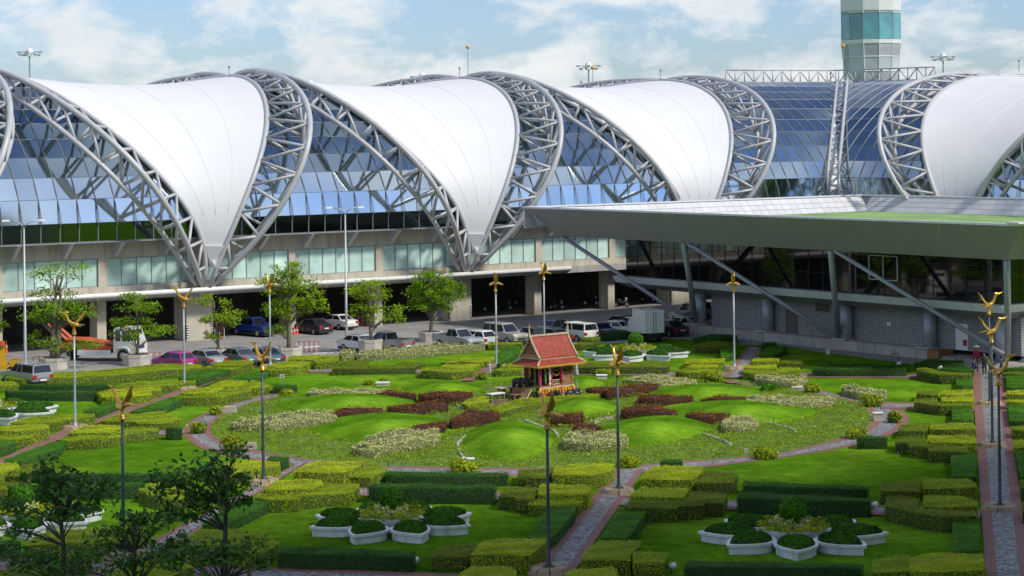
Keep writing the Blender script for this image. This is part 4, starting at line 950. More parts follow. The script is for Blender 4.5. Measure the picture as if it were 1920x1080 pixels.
# ------------------------------------------------------------ grass mounds with stone edging, low planting
def mound(xc, yf, wpx, dep, hm, rot=0., cy=None):
    c = G(xc, yf); a = wpx*c[1]/F/2; c = c+np.array([0, dep, 0]); nu, nr_ = 40, 9; v = []
    for i in range(nr_+1):
        r = i/nr_
        for j in range(nu):
            t = 2*math.pi*j/nu; p = np.array([a*r*math.cos(t), dep*r*math.sin(t)]); cr_, sr_ = math.cos(rot), math.sin(rot)
            v.append((c[0]+p[0]*cr_-p[1]*sr_, c[1]+p[0]*sr_+p[1]*cr_, .03+hm*(1-r*r)**1.15 if r < 1 else .0))
    f = [(i*nu+j, i*nu+(j+1) % nu, (i+1)*nu+(j+1) % nu, (i+1)*nu+j)[::-1] for i in range(nr_) for j in range(nu)]
    MOUNDS.append((c[0], c[1], a, dep, rot))
    return mkobj('grass_mound', v, f, M_LAWN, None, True, kind='structure')
MOUNDS = []
for a in [(825,746,165,4.8,.5,0), (640,774,290,4.8,.55,.12), (700,834,300,7.6,.52,.25), (953,866,190,8.2,.8,0), (1232,840,240,7.0,.65,-.4),
          (1400,799,330,6.5,.52,-.15), (1325,751,250,4.5,.45,-.05), (1100,732,80,4.0,.4,0), (1095,781,150,4.8,.5,0), (1040,735,150,4,.12,0)]: mound(*a)
M_EDGE = pm('white_stone_edging', (.46, .45, .41), .8, var=.3, scale=3)
def edging(pts, label):
    T = thing('stone_edging', label, 'edging', G(*pts[0]))
    p = np.array([G(*q)[:2] for q in pts]); d = np.r_[0, np.cumsum(np.linalg.norm(np.diff(p, axis=0), axis=1))]
    s = np.arange(0, d[-1], .42)
    for a in s:
        q0 = np.array([np.interp(a, d, p[:, k]) for k in (0, 1)]); q1 = np.array([np.interp(min(a+.38, d[-1]), d, p[:, k]) for k in (0, 1)])
        e = q1-q0; l = np.linalg.norm(e)
        if l < .1: continue
        n = np.array([-e[1], e[0]])/l*.06; h = .10+random.uniform(0, .04)
        mb = MB(); mb.prism([q0-n, q1-n, q1+n, q0+n], .0, h); mb.obj('stone', M_EDGE, T)
edging(pix('885,816 868,822 858,834 861,848 869,860 876,870'), 'white stone edging along the left of the front grass mound')
edging(pix('985,790 1000,796 1022,803 1040,810 1047,820'), 'white stone edging along the right of the front grass mound')
edging(pix('1165,778 1142,786 1118,787 1116,798'), 'white stone edging where the right mounds meet')
edging(pix('1318,815 1340,822 1358,829 1371,836'), 'white stone edging below the right front mound')
edging(pix('1424,793 1450,797 1475,803 1490,808'), 'white stone edging beside the small right cream clump')
edging(pix('852,758 862,764 870,768'), 'white stone edging left of the winding shrine hedge')
M_COVER = leafm('ground_cover_leaves', [(.12,.22,.008), (.18,.28,.010), (.25,.33,.016), (.14,.24,.008)], .2, patch=.35)
M_FLOW = pm('white_flowers', (.7, .7, .72), .6)
poly = RINN.copy(); poly = np.r_[poly, [G(1300, 716)[:2]], [G(800, 724)[:2]]]
q = sample(poly, 120000)
keep = np.ones(len(q), bool)
for (cx_, cy_, a, d, rt) in MOUNDS:
    p = q-np.array([cx_, cy_]); c_, s_ = math.cos(-rt), math.sin(-rt); x = p[:, 0]*c_-p[:, 1]*s_; y = p[:, 0]*s_+p[:, 1]*c_
    keep &= (x/a)**2+(y/d)**2 > .93
q = q[keep]
hh = .16+.12*np.sin(q[:, 0]*1.3)*np.sin(q[:, 1]*.9+1)+.05*np.sin(q[:, 0]*4+q[:, 1]*3)
pts = np.c_[q, np.clip(hh, .06, .4)*RNG.uniform(.5, 1.1, len(q))]
nr = np.tile([0, -.25, .7], (len(q), 1))
leafobj('ground_cover_planting', quads(pts, nr, .125, 2.2, tilt=.6), M_COVER, kind='stuff')
k = RNG.choice(len(pts), 300, replace=False); k = k[np.sin(pts[k, 0]*.7)*np.sin(pts[k, 1]*.6) > -.1]
leafobj('white_bed_flowers', quads(pts[k]+[0, 0, .08], nr[k], .08, 1.1), M_FLOW, kind='stuff')
sheet('bed_soil', [poly], .010, pm('bed_soil', (.11, .19, .016), .95, var=.4, scale=1.5))
# short grass blades so that the near lawns are not a flat sheet
bl = []
for (x0, x1, y0, y1, n) in [(0, 1920, 840, 1080, 60000)]:
    xs, ys = RNG.uniform(x0, x1, n), y0+(y1-y0)*RNG.uniform(0, 1, n); g = G(xs, ys); bl.append(np.stack([g[0], g[1], np.full(n, .02)], 1))
pts = np.concatenate(bl); ok = ~inpoly(pts, poly)
pav_ = [np.array(x)[:, :2] for x in bk+gv+bricks+gravel]
for pl in pav_:
    lo, hi = pl.min(0), pl.max(0); m = ok & (pts[:, 0] > lo[0]) & (pts[:, 0] < hi[0]) & (pts[:, 1] > lo[1]) & (pts[:, 1] < hi[1])
    ii = np.nonzero(m)[0]
    if len(ii): ok[ii[inpoly(pts[ii], pl)]] = False
pts = pts[ok]
M_BLADE = leafm('grass_blades', [(.05,.15,.006), (.095,.23,.009), (.15,.29,.015)], .2)
leafobj('lawn_grass', quads(pts, np.tile([0, -.6, .5], (len(pts), 1)), .07, 4., tilt=.5), M_BLADE, kind='stuff')
# ------------------------------------------------------------ white rosette planters
M_PLW = pm('white_planter_plaster', (.74, .76, .78), .7, var=.06, scale=1.5, dirt=(.30, .24, .15, .45))
def petal_poly(r0, r1, wd, n=11):
    up = [(r0+(r1-r0)*t, wd*abs(math.sin(math.pi*min(1, t)**.8))**.85*(1 if t < .999 else 0)) for t in np.linspace(0, 1, n)]
    return up+[(x, -y) for x, y in up[::-1][1:-1]]
def rosette(px, py, wpx, label, lt, rot=.2, ball=True, h=.46):
    c = G(px, py); R1 = wpx*c[1]/F/2; R0 = R1*.34; T = thing('rosette_planter', label, 'planter', c)
    for k in range(8):
        a = rot+k*math.pi/4; ca, sa = math.cos(a), math.sin(a); po = petal_poly(R0, R1, R1*.225)
        tr = lambda p, s=1.: (c[0]+(p[0])*ca-p[1]*s*sa, c[1]+p[0]*sa+p[1]*s*ca)
        out_ = [tr(p) for p in po]; cen = np.mean(out_, 0); sc = lambda s: [tuple(cen+(np.array(q)-cen)*s) for q in out_]
        mb = MB(); mb.loft([[(*q, z) for q in sc(s)] for s, z in ((.94, 0), (.94, h-.13), (1.04, h-.12), (1.05, h), (.88, h), (.86, h-.15))], cap=True)
        w_ = mb.obj('petal_wall', M_PLW, T)
        n = int(1500*min(1., 100/c[1]))
        oo = np.array(out_); ed = np.roll(oo, -1, 0)-oo; ln = np.linalg.norm(ed, axis=1); ki = RNG.choice(len(oo), n, p=ln/ln.sum()); bp_ = oo[ki]+ed[ki]*RNG.uniform(0, 1, (n, 1)); uu = RNG.uniform(0, 1, (n, 1))**.5; q = cen+(bp_-cen)*.88*uu
        z = h-.08+.46*np.sqrt(np.clip(1-uu[:, 0]**2.4, 0, 1))
        nr = np.c_[(bp_-cen)/np.linalg.norm(bp_-cen, axis=1, keepdims=True)*uu**3, 1.15-uu]*1.6
        mbb = MB(); mbb.loft([[(*p, zz) for p in sc(s)] for s, zz in [(.86*u_, h-.10+.44*math.sqrt(1-u_**2.4)) for u_ in (1., .95, .85, .7, .45, .15)]])
        leafobj('petal_shrub', quads(np.c_[q, z], nr, .11, 1.5), LF['D'], T, base=(np.array(mbb.v), mbb.f), basemat=SHADEF['D'])
    mb = MB(); mb.loft([[(c[0]+r*math.cos(2*math.pi*j/20), c[1]+r*math.sin(2*math.pi*j/20), z) for j in range(20)] for r, z in ((R0*.95, 0), (R0*.95, h+.1), (R0*.98, h+.2), (R0*.88, h+.2), (R0*.86, h+.05))]); mb.obj('centre_wall', M_PLW, T, True)
    def tuft(r_in, r_out, z0, z1, kind, name, lab, n):
        a = RNG.uniform(0, 2*math.pi, n); r = np.sqrt(RNG.uniform(r_in**2, r_out**2, n)); z = z0+(z1-z0)*RNG.uniform(.2, 1, n)**.6*(.75+.25*np.sin(a*7+r*3))
        p = np.c_[c[0]+r*np.cos(a), c[1]+r*np.sin(a), z]
        return leafobj(name, quads(p, np.c_[np.cos(a)*.4, np.sin(a)*.4, np.full(n, .8)], .15, 1.6), LF[kind], label=lab, category='shrub')
    tuft(R0*.55, R0*1.15, h+.1, h+.55, 'Y', 'shrub_ring', 'ring of yellow-green shrubs in the heart of the '+lt, 1500)
    tuft(R0*.15, R0*.6, h+.2, h+.75, 'C', 'shrub_ring', 'cream variegated shrubs in the heart of the '+lt, 700)
    if ball:
        B_ = thing('topiary_ball', 'round clipped topiary ball standing in the '+lt, 'topiary', c); rb = R1*.145; zc = 1.42
        mb = MB(); mb.path([(c[0], c[1], .3), (c[0], c[1], zc)], .05, 6); mb.obj('trunk', pm('bark', (.10, .075, .05), .9, var=.3, scale=5), B_)
        q = RNG.normal(0, 1, (2600, 3)); q /= np.linalg.norm(q, axis=1, keepdims=True)
        mb = MB(); mb.ell((c[0], c[1], zc), (rb*.93,)*3, 14, 10)
        leafobj('crown', quads(c+[0, 0, zc]+q*rb*RNG.uniform(.94, 1.04, (len(q), 1)), q, .09, 1.5), LF['G'], B_, base=(np.array(mb.v), mb.f), basemat=SHADEF['D'])
rosette(735, 992, 318, 'white petal-shaped planter ring on the middle lawn', 'middle rosette planter', rot=math.radians(-112))
rosette(1487, 1016, 350, 'white petal-shaped planter ring on the lower right lawn', 'right rosette planter', rot=math.radians(-95))
rosette(42, 985, 300, 'white petal-shaped planter ring behind the leftmost dark tree', 'left front rosette planter', rot=math.radians(-70))
rosette(-20, 782, 262, 'white petal-shaped planter ring cut by the left edge of the photo', 'rosette planter at the left edge', rot=math.radians(-60))
rosette(1192, 669, 200, 'white petal-shaped planter ring on the far lawn behind the shrine', 'far rosette planter', rot=math.radians(-100))
# ------------------------------------------------------------ golden bird lamp posts
M_GOLD = pm('gold_paint', (.62, .36, .06), .34, .55, var=.2, scale=6)
M_POLE = pm('dark_teal_pole_paint', (.045, .065, .07), .4, .2, var=.1)
M_STONEB = pm('rough_stone', (.33, .25, .16), .85, var=.35, scale=2.5, bump=.5, bscale=14)
def bird_mesh():
    m = MB(); n = 10
    m.lathe([(.06, 0), (.15, .02), (.17, .10), (.13, .16), (.16, .20), (.12, .27), (.09, .42), (.11, .62), (.13, .72)], (0, 0, 0), 12)   # socket
    m.path([(-.30, 0, .80), (-.12, 0, .74), (.10, 0, .78), (.30, 0, .92)], [.05, .17, .19, .10], n)                                       # body
    m.path([(.22, 0, .86), (.42, 0, 1.08), (.50, 0, 1.32), (.62, 0, 1.52), (.78, 0, 1.60)], [.13, .10, .085, .08, .07], n)                 # neck
    m.path([(.70, 0, 1.59), (.92, 0, 1.63), (1.12, 0, 1.74)], [.10, .06, .012], 8)                                                         # head and beak
    m.path([(.74, 0, 1.62), (.52, 0, 1.66), (.40, 0, 1.62)], [.06, .04, .01], 6)                                                          # crest
    def fan(pts, th):
        a = np.array(pts, float); k = len(a); up = np.array(th)
        m.add([tuple(p+up) for p in a]+[tuple(p-up) for p in a], [tuple(range(k)), tuple(range(2*k-1, k-1, -1))]+[(i, k+i, k+(i+1) % k, (i+1) % k) for i in range(k)])
    fan([(-.05, .03, .86), (-.30, .10, .92), (-.62, .13, 1.32), (-.86, .05, 1.78), (-.60, 0, 1.52), (-.44, 0, 1.30), (-.22, 0, 1.04)], (.02, .05, .01))   # raised tail feathers
    fan([(-.05, -.03, .86), (-.22, 0, 1.04), (-.44, 0, 1.30), (-.66, -.02, 1.62), (-.58, -.13, 1.26), (-.30, -.10, .92)], (.02, .05, .01))
    for s in (-1, 1):
        fan([(.22, s*.12, .88), (.10, s*.32, .86), (-.20, s*.58, .74), (-.62, s*.62, .66), (-.46, s*.44, .70), (-.34, s*.26, .74), (-.18, s*.12, .80)][::s], (0, 0, .03))
    return m
BM = bird_mesh()
LAMP0 = localthing('bird_lamp', 'golden bird lamp', 'lamp post', (0, 0, 0), 'golden bird lamp posts in the garden')
PH = 6.1
mb = MB(); mb.lathe([(.30, .0), (.27, .05), (.12, .42), (.085, .5), (.075, 3.), (.06, PH)], (0, 0, 0), 14); mb.obj('pole', M_POLE, LAMP0, True)
BM.xf = lambda v: v*.9+np.array([0, 0, PH]); BM.obj('bird_statue', M_GOLD, LAMP0)
st = MB()
for k in range(9):
    a, a2 = 2*math.pi*k/9+.03, 2*math.pi*(k+1)/9-.03
    q = lambda r, t, z: (r*math.cos(t), r*math.sin(t), z)
    st = MB(); st.hexa([q(.95, a, 0.03), q(.95, a2, 0.03), q(.3, a2, 0.03), q(.3, a, 0.03)], [q(.78, a, .3), q(.78, a2, .3), q(.3, a2, .32), q(.3, a, .32)]); st.obj('base_stone', M_STONEB, LAMP0)
LAMPS = [(232,1045,140,'nearest dark lamp pole at lower left with a brown bird'), (494,908,138,'golden bird lamp beside the left pebble path, front'), (1029,1076,112,'front lamp pole in the middle with a back-turned bird'),
 (1160,926,108,'golden bird lamp on the middle path, behind the front one'), (1875,958,8,'nearest lamp of the right path, gold bird lowest in the picture'), (1861,839,10,'second lamp of the right path, gold bird in the middle'),
 (1856,760,12,'third lamp of the right path, gold bird highest'), (141,806,182,'grey bird lamp at far left in front of the leafy tree'), (346,731,178,'grey bird lamp by the magenta hatchback'),
 (507,690,120,'grey bird lamp beside the tall drooping tree'), (931,690,96,'grey bird lamp left of the shrine roof'), (1021,658,105,'grey bird lamp rising behind the shrine'), (1377,693,80,'grey bird lamp in front of the stone pavilion wall')]
GREYPOLE = None
for i, (x, y, rz, lab) in enumerate(LAMPS):
    g = G(x, y)
    if i == 0: LAMP0.location = g; LAMP0.rotation_euler = (0, 0, math.radians(rz)); LAMP0['label'] = lab; o = LAMP0
    else: o = dup(LAMP0, g, math.radians(rz), lab)
    if 'grey' in lab:                # poles by the car park get a pale copy with their sunlight painted in
        for c_ in o.children:
            if c_.name.startswith('pole'):
                if GREYPOLE is None: GREYPOLE = c_.data.copy(); GREYPOLE.materials[0] = pm('sunlit_pole_tone', (.36, .40, .42), .4, .2, var=.1)
                c_.data = GREYPOLE
# ------------------------------------------------------------ street lamps with two arms, roof masts
M_GALV = pm('galvanised_steel', (.42, .44, .46), .45, .4, var=.06)
def street(x, y, ytop, lab, yaw):
    g = G(x, y); hz = P(x, ytop, g[1])[2]; T = thing('street_lamp', lab, 'street lamp', g, 'twin arm street lamps in the car park')
    mb = MB(); mb.lathe([(.17, 0), (.13, .3), (.07, hz)], g, 12); mb.obj('pole', M_GALV, T, True)
    d = np.array([math.cos(yaw), math.sin(yaw), 0])
    for s in (-1, 1):
        e = g+np.array([0, 0, hz]); pts = [e, e+d*s*.35+[0, 0, .45], e+d*s*1.1+[0, 0, .62]]
        mb = MB(); mb.path(pts, .045, 8); mb.obj('arm', M_GALV, T, True)
        mb = MB(); mb.hexa([tuple(pts[2]+d*s*a+np.array([-d[1], d[0], 0])*b+[0, 0, -.07]) for a, b in ((0,-.13),(.62,-.13),(.62,.13),(0,.13))], [tuple(pts[2]+d*s*a+np.array([-d[1], d[0], 0])*b+[0, 0, .07]) for a, b in ((0,-.09),(.55,-.09),(.55,.09),(0,.09))]); mb.obj('lamp_head', M_WPIPE, T)
street(48, 706, 428, 'tall twin arm street lamp at the far left', .1); street(650, 655, 402, 'tall twin arm street lamp by the white car with an open door', .15)
def mast(x, ytop, Y, lab, arms=True, ball=False):
    c = P(x, 262, Y); c[2] = 0; zt = P(x, ytop, Y)[2]; k = Y/F
    T = thing('light_mast' if arms else 'aerial', lab, 'mast' if arms else 'aerial', c)
    mb = MB(); mb.lathe([(2.2*k if arms else .9*k, 0), (1.4*k if arms else .7*k, zt)], c, 8); mb.obj('pole', M_GALV, T)
    if arms:
        mb = MB()
        for a in range(8):
            t = a*math.pi/4; mb.path([(c[0], c[1], zt-3*k), (c[0]+20*k*math.cos(t), c[1]+20*k*math.sin(t), zt-(2+5*(a % 2))*k)], .8*k, 5)
            p = (c[0]+20*k*math.cos(t), c[1]+20*k*math.sin(t), zt-(3+5*(a % 2))*k); mb.box(p[0]-3*k, p[0]+3*k, p[1]-3*k, p[1]+3*k, p[2]-1.5*k, p[2]+1.5*k)
        mb.obj('arms', M_GALV, T); mb = MB(); mb.lathe([(7*k, zt-10*k), (7*k, zt-2*k), (5*k, zt+3*k), (1*k, zt+5*k)], c, 10); mb.obj('hub', M_PANEL, T)
    elif ball:
        mb = MB(); mb.ell((c[0], c[1], zt), (3.6*k,)*3, 10, 8); mb.obj('marker_ball', pm('orange_ball', (.75, .38, .03), .4), T, True)
    else:
        mb = MB(); mb.box(c[0]-1.6*k, c[0]+1.6*k, c[1]-1*k, c[1]+1*k, zt-4*k, zt); mb.obj('tip', M_MULL, T)
mast(57, 95, 340, 'steel floodlight mast with round head above the left roof'); mast(1105, 121, 360, 'steel floodlight mast behind the third white roof'); mast(1770, 104, 340, 'steel floodlight mast right of the control tower')
mast(793, 141, 400, 'top of a floodlight mast just left of the middle crest'); mast(583, 155, 420, 'small distant floodlight mast top between the first two roofs')
for x, y, b_, l_ in [(879,88,1,'tall aerial with an orange ball above the middle crest'), (863,126,0,'thin aerial left of the orange ball aerial'), (755,150,1,'short aerial with orange ball left of the middle crest'), (1113,127,1,'aerial with orange ball beside the third roof mast'), (431,124,0,'thin aerial on the crest of the first white roof'), (1240,130,0,'thin aerial on the crest of the third white roof'), (1583,86,1,'aerial with orange ball in front of the control tower'), (1912,112,0,'thin aerial at the top right edge'), (1091,152,0,'small aerial left of the third roof mast')]: mast(x, y, 262, l_, False, bool(b_))
# ------------------------------------------------------------ trees
M_BARK = pm('grey_brown_bark', (.20, .16, .12), .9, var=.3, scale=6, bump=.4); M_BARKD = pm('dark_bark', (.06, .05, .042), .9, var=.3, scale=6)
LF['T'] = leafm('bright_tree_leaves', [(.15,.27,.012), (.25,.39,.02), (.34,.45,.03)], .3); LF['T2'] = leafm('mid_tree_leaves', [(.11,.23,.012), (.18,.33,.016), (.26,.40,.022)], .28)
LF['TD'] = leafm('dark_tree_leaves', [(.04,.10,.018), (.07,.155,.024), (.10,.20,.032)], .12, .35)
def tree(x, y, layers, lab, leaf, nleaf, size, trunk=(.16, .07), lean=0, planter=None, asp=1.5, group=None, stems=1, gy=None, bark=None, name='tree', ytop=None):
    g = G(x, y) if gy is None else P(x, 262, gy)*[1, 1, 0]
    Y = g[1]; k = Y/F; T = thing(name, lab, 'tree', g, group); zb = 0 if planter is None else .5
    bark = bark or M_BARK; tops = [P(xc, yc, Y) for xc, yc, rx, ry in layers]; top = max(tops, key=lambda q: q[2])
    mb = MB(); r0, r1 = trunk
    for s in range(stems):
        o_ = np.array([(s-.5*(stems-1))*.45, 0, 0]); n = 7
        pts = [g+o_*(1-.3*i/n)+[(top[0]-g[0])*(i/n)**1.5+RNG.normal(0, .05), RNG.normal(0, .05), zb+(top[2]*.97-zb)*i/n] for i in range(n+1)]; pts[0] = g+o_+[0, 0, zb*.6]
        mb.path(pts, [r0*(1-i/n)+r1*.5*(i/n)+.02 for i in range(n+1)], 8)
    ends = []
    V = []; tot = sum(rx*ry for _, _, rx, ry in layers)
    for (xc, yc, rx, ry), tp in zip(layers, tops):
        c = tp; rX, rZ = rx*k, ry*k; rY = rX*.85
        zt = max(zb+.6, c[2]-rZ-.9*rX*.5); f_ = (zt-zb)/(max(.5, top[2]*.97-zb)); st_ = g+[(top[0]-g[0])*max(0, min(1, f_))**1.5, 0, zt]
        ncl = max(7, int(7+rX*rZ*5)); per = max(12, int(nleaf*(1.65 if leaf != 'TD' else .62)*(rx*ry/tot)/ncl))
        for j in range(ncl):
            a = RNG.uniform(0, 2*math.pi); r = RNG.uniform(.15, 1)**.6
            e = c+np.array([math.cos(a)*r*rX, math.sin(a)*r*rY, RNG.uniform(-.75, .9)*rZ*math.sqrt(max(0, 1-r*r*.75))])
            m_ = (st_+e)/2+[0, 0, .12*rX]; mb.path([st_, m_, e], [.03, .016, .006], 5, cap=False)
            sp = np.array([.30*rX+.12, .30*rX+.12, .20*rZ+.12])*RNG.uniform(.7, 1.25)
            q = RNG.normal(0, .55, (per, 3))*sp+e; nr = np.tile([0, -.15, .8], (per, 1))+RNG.normal(0, .35, (per, 3))
            V.append(quads(q, nr, size, asp, tilt=.45))
    mb.obj('trunk', bark, T, True)
    leafobj('crown', np.concatenate(V), LF[leaf], T)
    return T, g
M_PLTR = pm('planter_concrete', (.56, .52, .44), .8, var=.12, scale=1.5, dirt=(.30, .26, .2, .35))
def planter(g, w, lab):
    T = thing('octagonal_planter', lab, 'planter', g)
    oc = lambda r, z: [(g[0]+r*math.cos(math.pi/8+j*math.pi/4), g[1]+r*math.sin(math.pi/8+j*math.pi/4), z) for j in range(8)]
    hp = 1.2 if 'large' in lab else .9
    mb = MB(); mb.loft([oc(w*.96, 0), oc(w, hp-.24)]); mb.obj('wall', M_PLTR, T)
    mb = MB(); mb.loft([oc(w*1.02, hp-.23), oc(w*1.03, hp), oc(w*.8, hp), oc(w*.79, hp-.2)]); mb.obj('rim', M_PLTR, T)
    mb = MB(); mb.prism(oc(w*.785, 0), hp-.16, hp-.12); mb.obj('soil', pm('soil', (.07, .06, .03), .95, var=.4, scale=5), T)
TREES = [
 (103,697,28,[(112,510,55,20),(90,548,45,12),(118,575,62,18),(85,595,48,16),(150,590,35,16),(105,645,52,14),(60,632,22,10),(160,645,26,12)],'T2',2600,.20,2,(.26,.12),'wide airy tree with two stems in the leftmost octagonal planter','leftmost octagonal planter under the airy two-stemmed tree'),
 (257,690,28,[(256,557,32,9),(262,575,44,11),(245,603,34,12),(275,622,46,13),(236,628,26,12)],'T2',1700,.20,1,(.13,.06),'small tiered tree in front of the orange and white truck','octagonal planter in front of the truck'),
 (410,679,27,[(402,562,32,12),(418,592,34,14),(430,604,24,9),(398,602,22,8),(392,630,24,8)],'T',1300,.20,1,(.12,.06),'slim small tree between the magenta car and the grey sedan','octagonal planter between the two silver sedans'),
 (541,676,27,[(548,508,36,16),(530,535,40,20),(565,540,42,22),(515,580,24,24),(592,575,20,22),(548,575,34,26),(520,615,22,14)],'T',4200,.21,1,(.20,.10),'tall drooping yellow-green tree beside the dark parked sedan','octagonal planter under the tall drooping tree'),
 (695,668,24,[(690,537,36,11),(672,548,22,10),(705,552,30,12),(680,585,22,12),(715,588,40,18),(740,595,18,12),(668,572,16,8)],'T',1900,.20,1,(.14,.07),'two-tiered bright tree in the planter beside the silver pickup','large octagonal planter beside the silver pickup'),
 (808,646,24,[(815,525,36,20),(795,550,30,26),(838,550,30,24),(815,568,36,22),(855,545,14,18),(778,575,10,14)],'T2',4600,.19,1,(.17,.10),'dense round green tree left of the chevron-edged concrete pier','octagonal planter under the dense round tree')]
for (x, y, pw, lay, lf, n, sz, st_, tr_, lab, pl) in TREES:
    T, g = tree(x, y-6, lay, lab, lf, n, sz, tr_, stems=st_, planter=1); planter(g, pw*g[1]/F, pl)
tree(-14, 690, [(-6,612,18,16),(-20,570,24,18)], 'tree at the left edge showing a few leaves', 'T2', 900, .2)
# dark trees standing in the near shade, close to the camera
def neartree(x, Y, layers, lab, n, tr_, stems=1, trunk_to=None):
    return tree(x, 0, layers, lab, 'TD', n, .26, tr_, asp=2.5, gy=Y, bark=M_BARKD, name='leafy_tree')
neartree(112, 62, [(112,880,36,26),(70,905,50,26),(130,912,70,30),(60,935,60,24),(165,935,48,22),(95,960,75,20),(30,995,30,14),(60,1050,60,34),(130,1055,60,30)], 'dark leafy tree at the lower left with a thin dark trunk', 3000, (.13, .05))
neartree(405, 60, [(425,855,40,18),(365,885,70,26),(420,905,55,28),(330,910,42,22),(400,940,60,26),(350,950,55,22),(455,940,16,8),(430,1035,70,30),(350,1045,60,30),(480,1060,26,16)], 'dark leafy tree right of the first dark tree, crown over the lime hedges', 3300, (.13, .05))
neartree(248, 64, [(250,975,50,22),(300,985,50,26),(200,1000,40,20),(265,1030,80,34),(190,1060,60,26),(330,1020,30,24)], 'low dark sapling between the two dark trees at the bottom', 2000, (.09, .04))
# ------------------------------------------------------------ vehicles
M_TYRE = pm('tyre_rubber', (.02, .02, .02), .8); M_RIM = pm('alloy_rim', (.45, .45, .46), .35, .6); M_CGL = pm('car_glass', (.012, .014, .018), .05, spec=.8)
M_RED = pm('tail_light', (.45, .02, .02), .25); M_HEAD = pm('headlight_glass', (.75, .76, .78), .15, .2); M_PLATE = pm('number_plate', (.75, .75, .72), .5); M_TRIM = pm('black_trim', (.025, .025, .027), .5)
def paint(name, col, metal=.0, rough=.28):
    m = pm('paint_'+name, col, rough, metal, var=.02); b = m.node_tree.nodes['Principled BSDF']; b.inputs['Coat Weight'].default_value = .6; b.inputs['Coat Roughness'].default_value = .06; return m
PROF = { # lower body profile (x, z), belt height, cabin (rear base, rear top, front top, front base), roof z, length half, width half
 'sedan': dict(b=[(-2.25,.35),(-2.28,.62),(-2.2,.92),(-1.6,1.0),(1.0,.95),(2.05,.80),(2.25,.62),(2.25,.32)], belt=.95, cab=(-1.72,-.95,.30,1.12), roof=1.45, w=.87, wh=(-1.35,1.38), r=.31),
 'hatch': dict(b=[(-1.85,.38),(-1.92,.70),(-1.85,1.0),(-1.4,1.02),(.9,.98),(1.75,.85),(1.92,.62),(1.9,.34)], belt=.98, cab=(-1.80,-1.35,.20,1.08), roof=1.52, w=.84, wh=(-1.22,1.2), r=.30),
 'suv': dict(b=[(-2.2,.45),(-2.26,.80),(-2.22,1.12),(-1.9,1.14),(.95,1.12),(2.1,1.05),(2.26,.80),(2.24,.42)], belt=1.12, cab=(-2.18,-2.02,.35,.98), roof=1.88, w=.93, wh=(-1.3,1.3), r=.37),
 'pickup': dict(b=[(-2.55,.50),(-2.58,.80),(-2.55,1.10),(-.75,1.10),(1.0,1.10),(2.3,1.00),(2.55,.78),(2.52,.45)], belt=1.08, cab=(-.72,-.50,.45,1.15), roof=1.78, w=.89, wh=(-1.5,1.55), r=.37)}
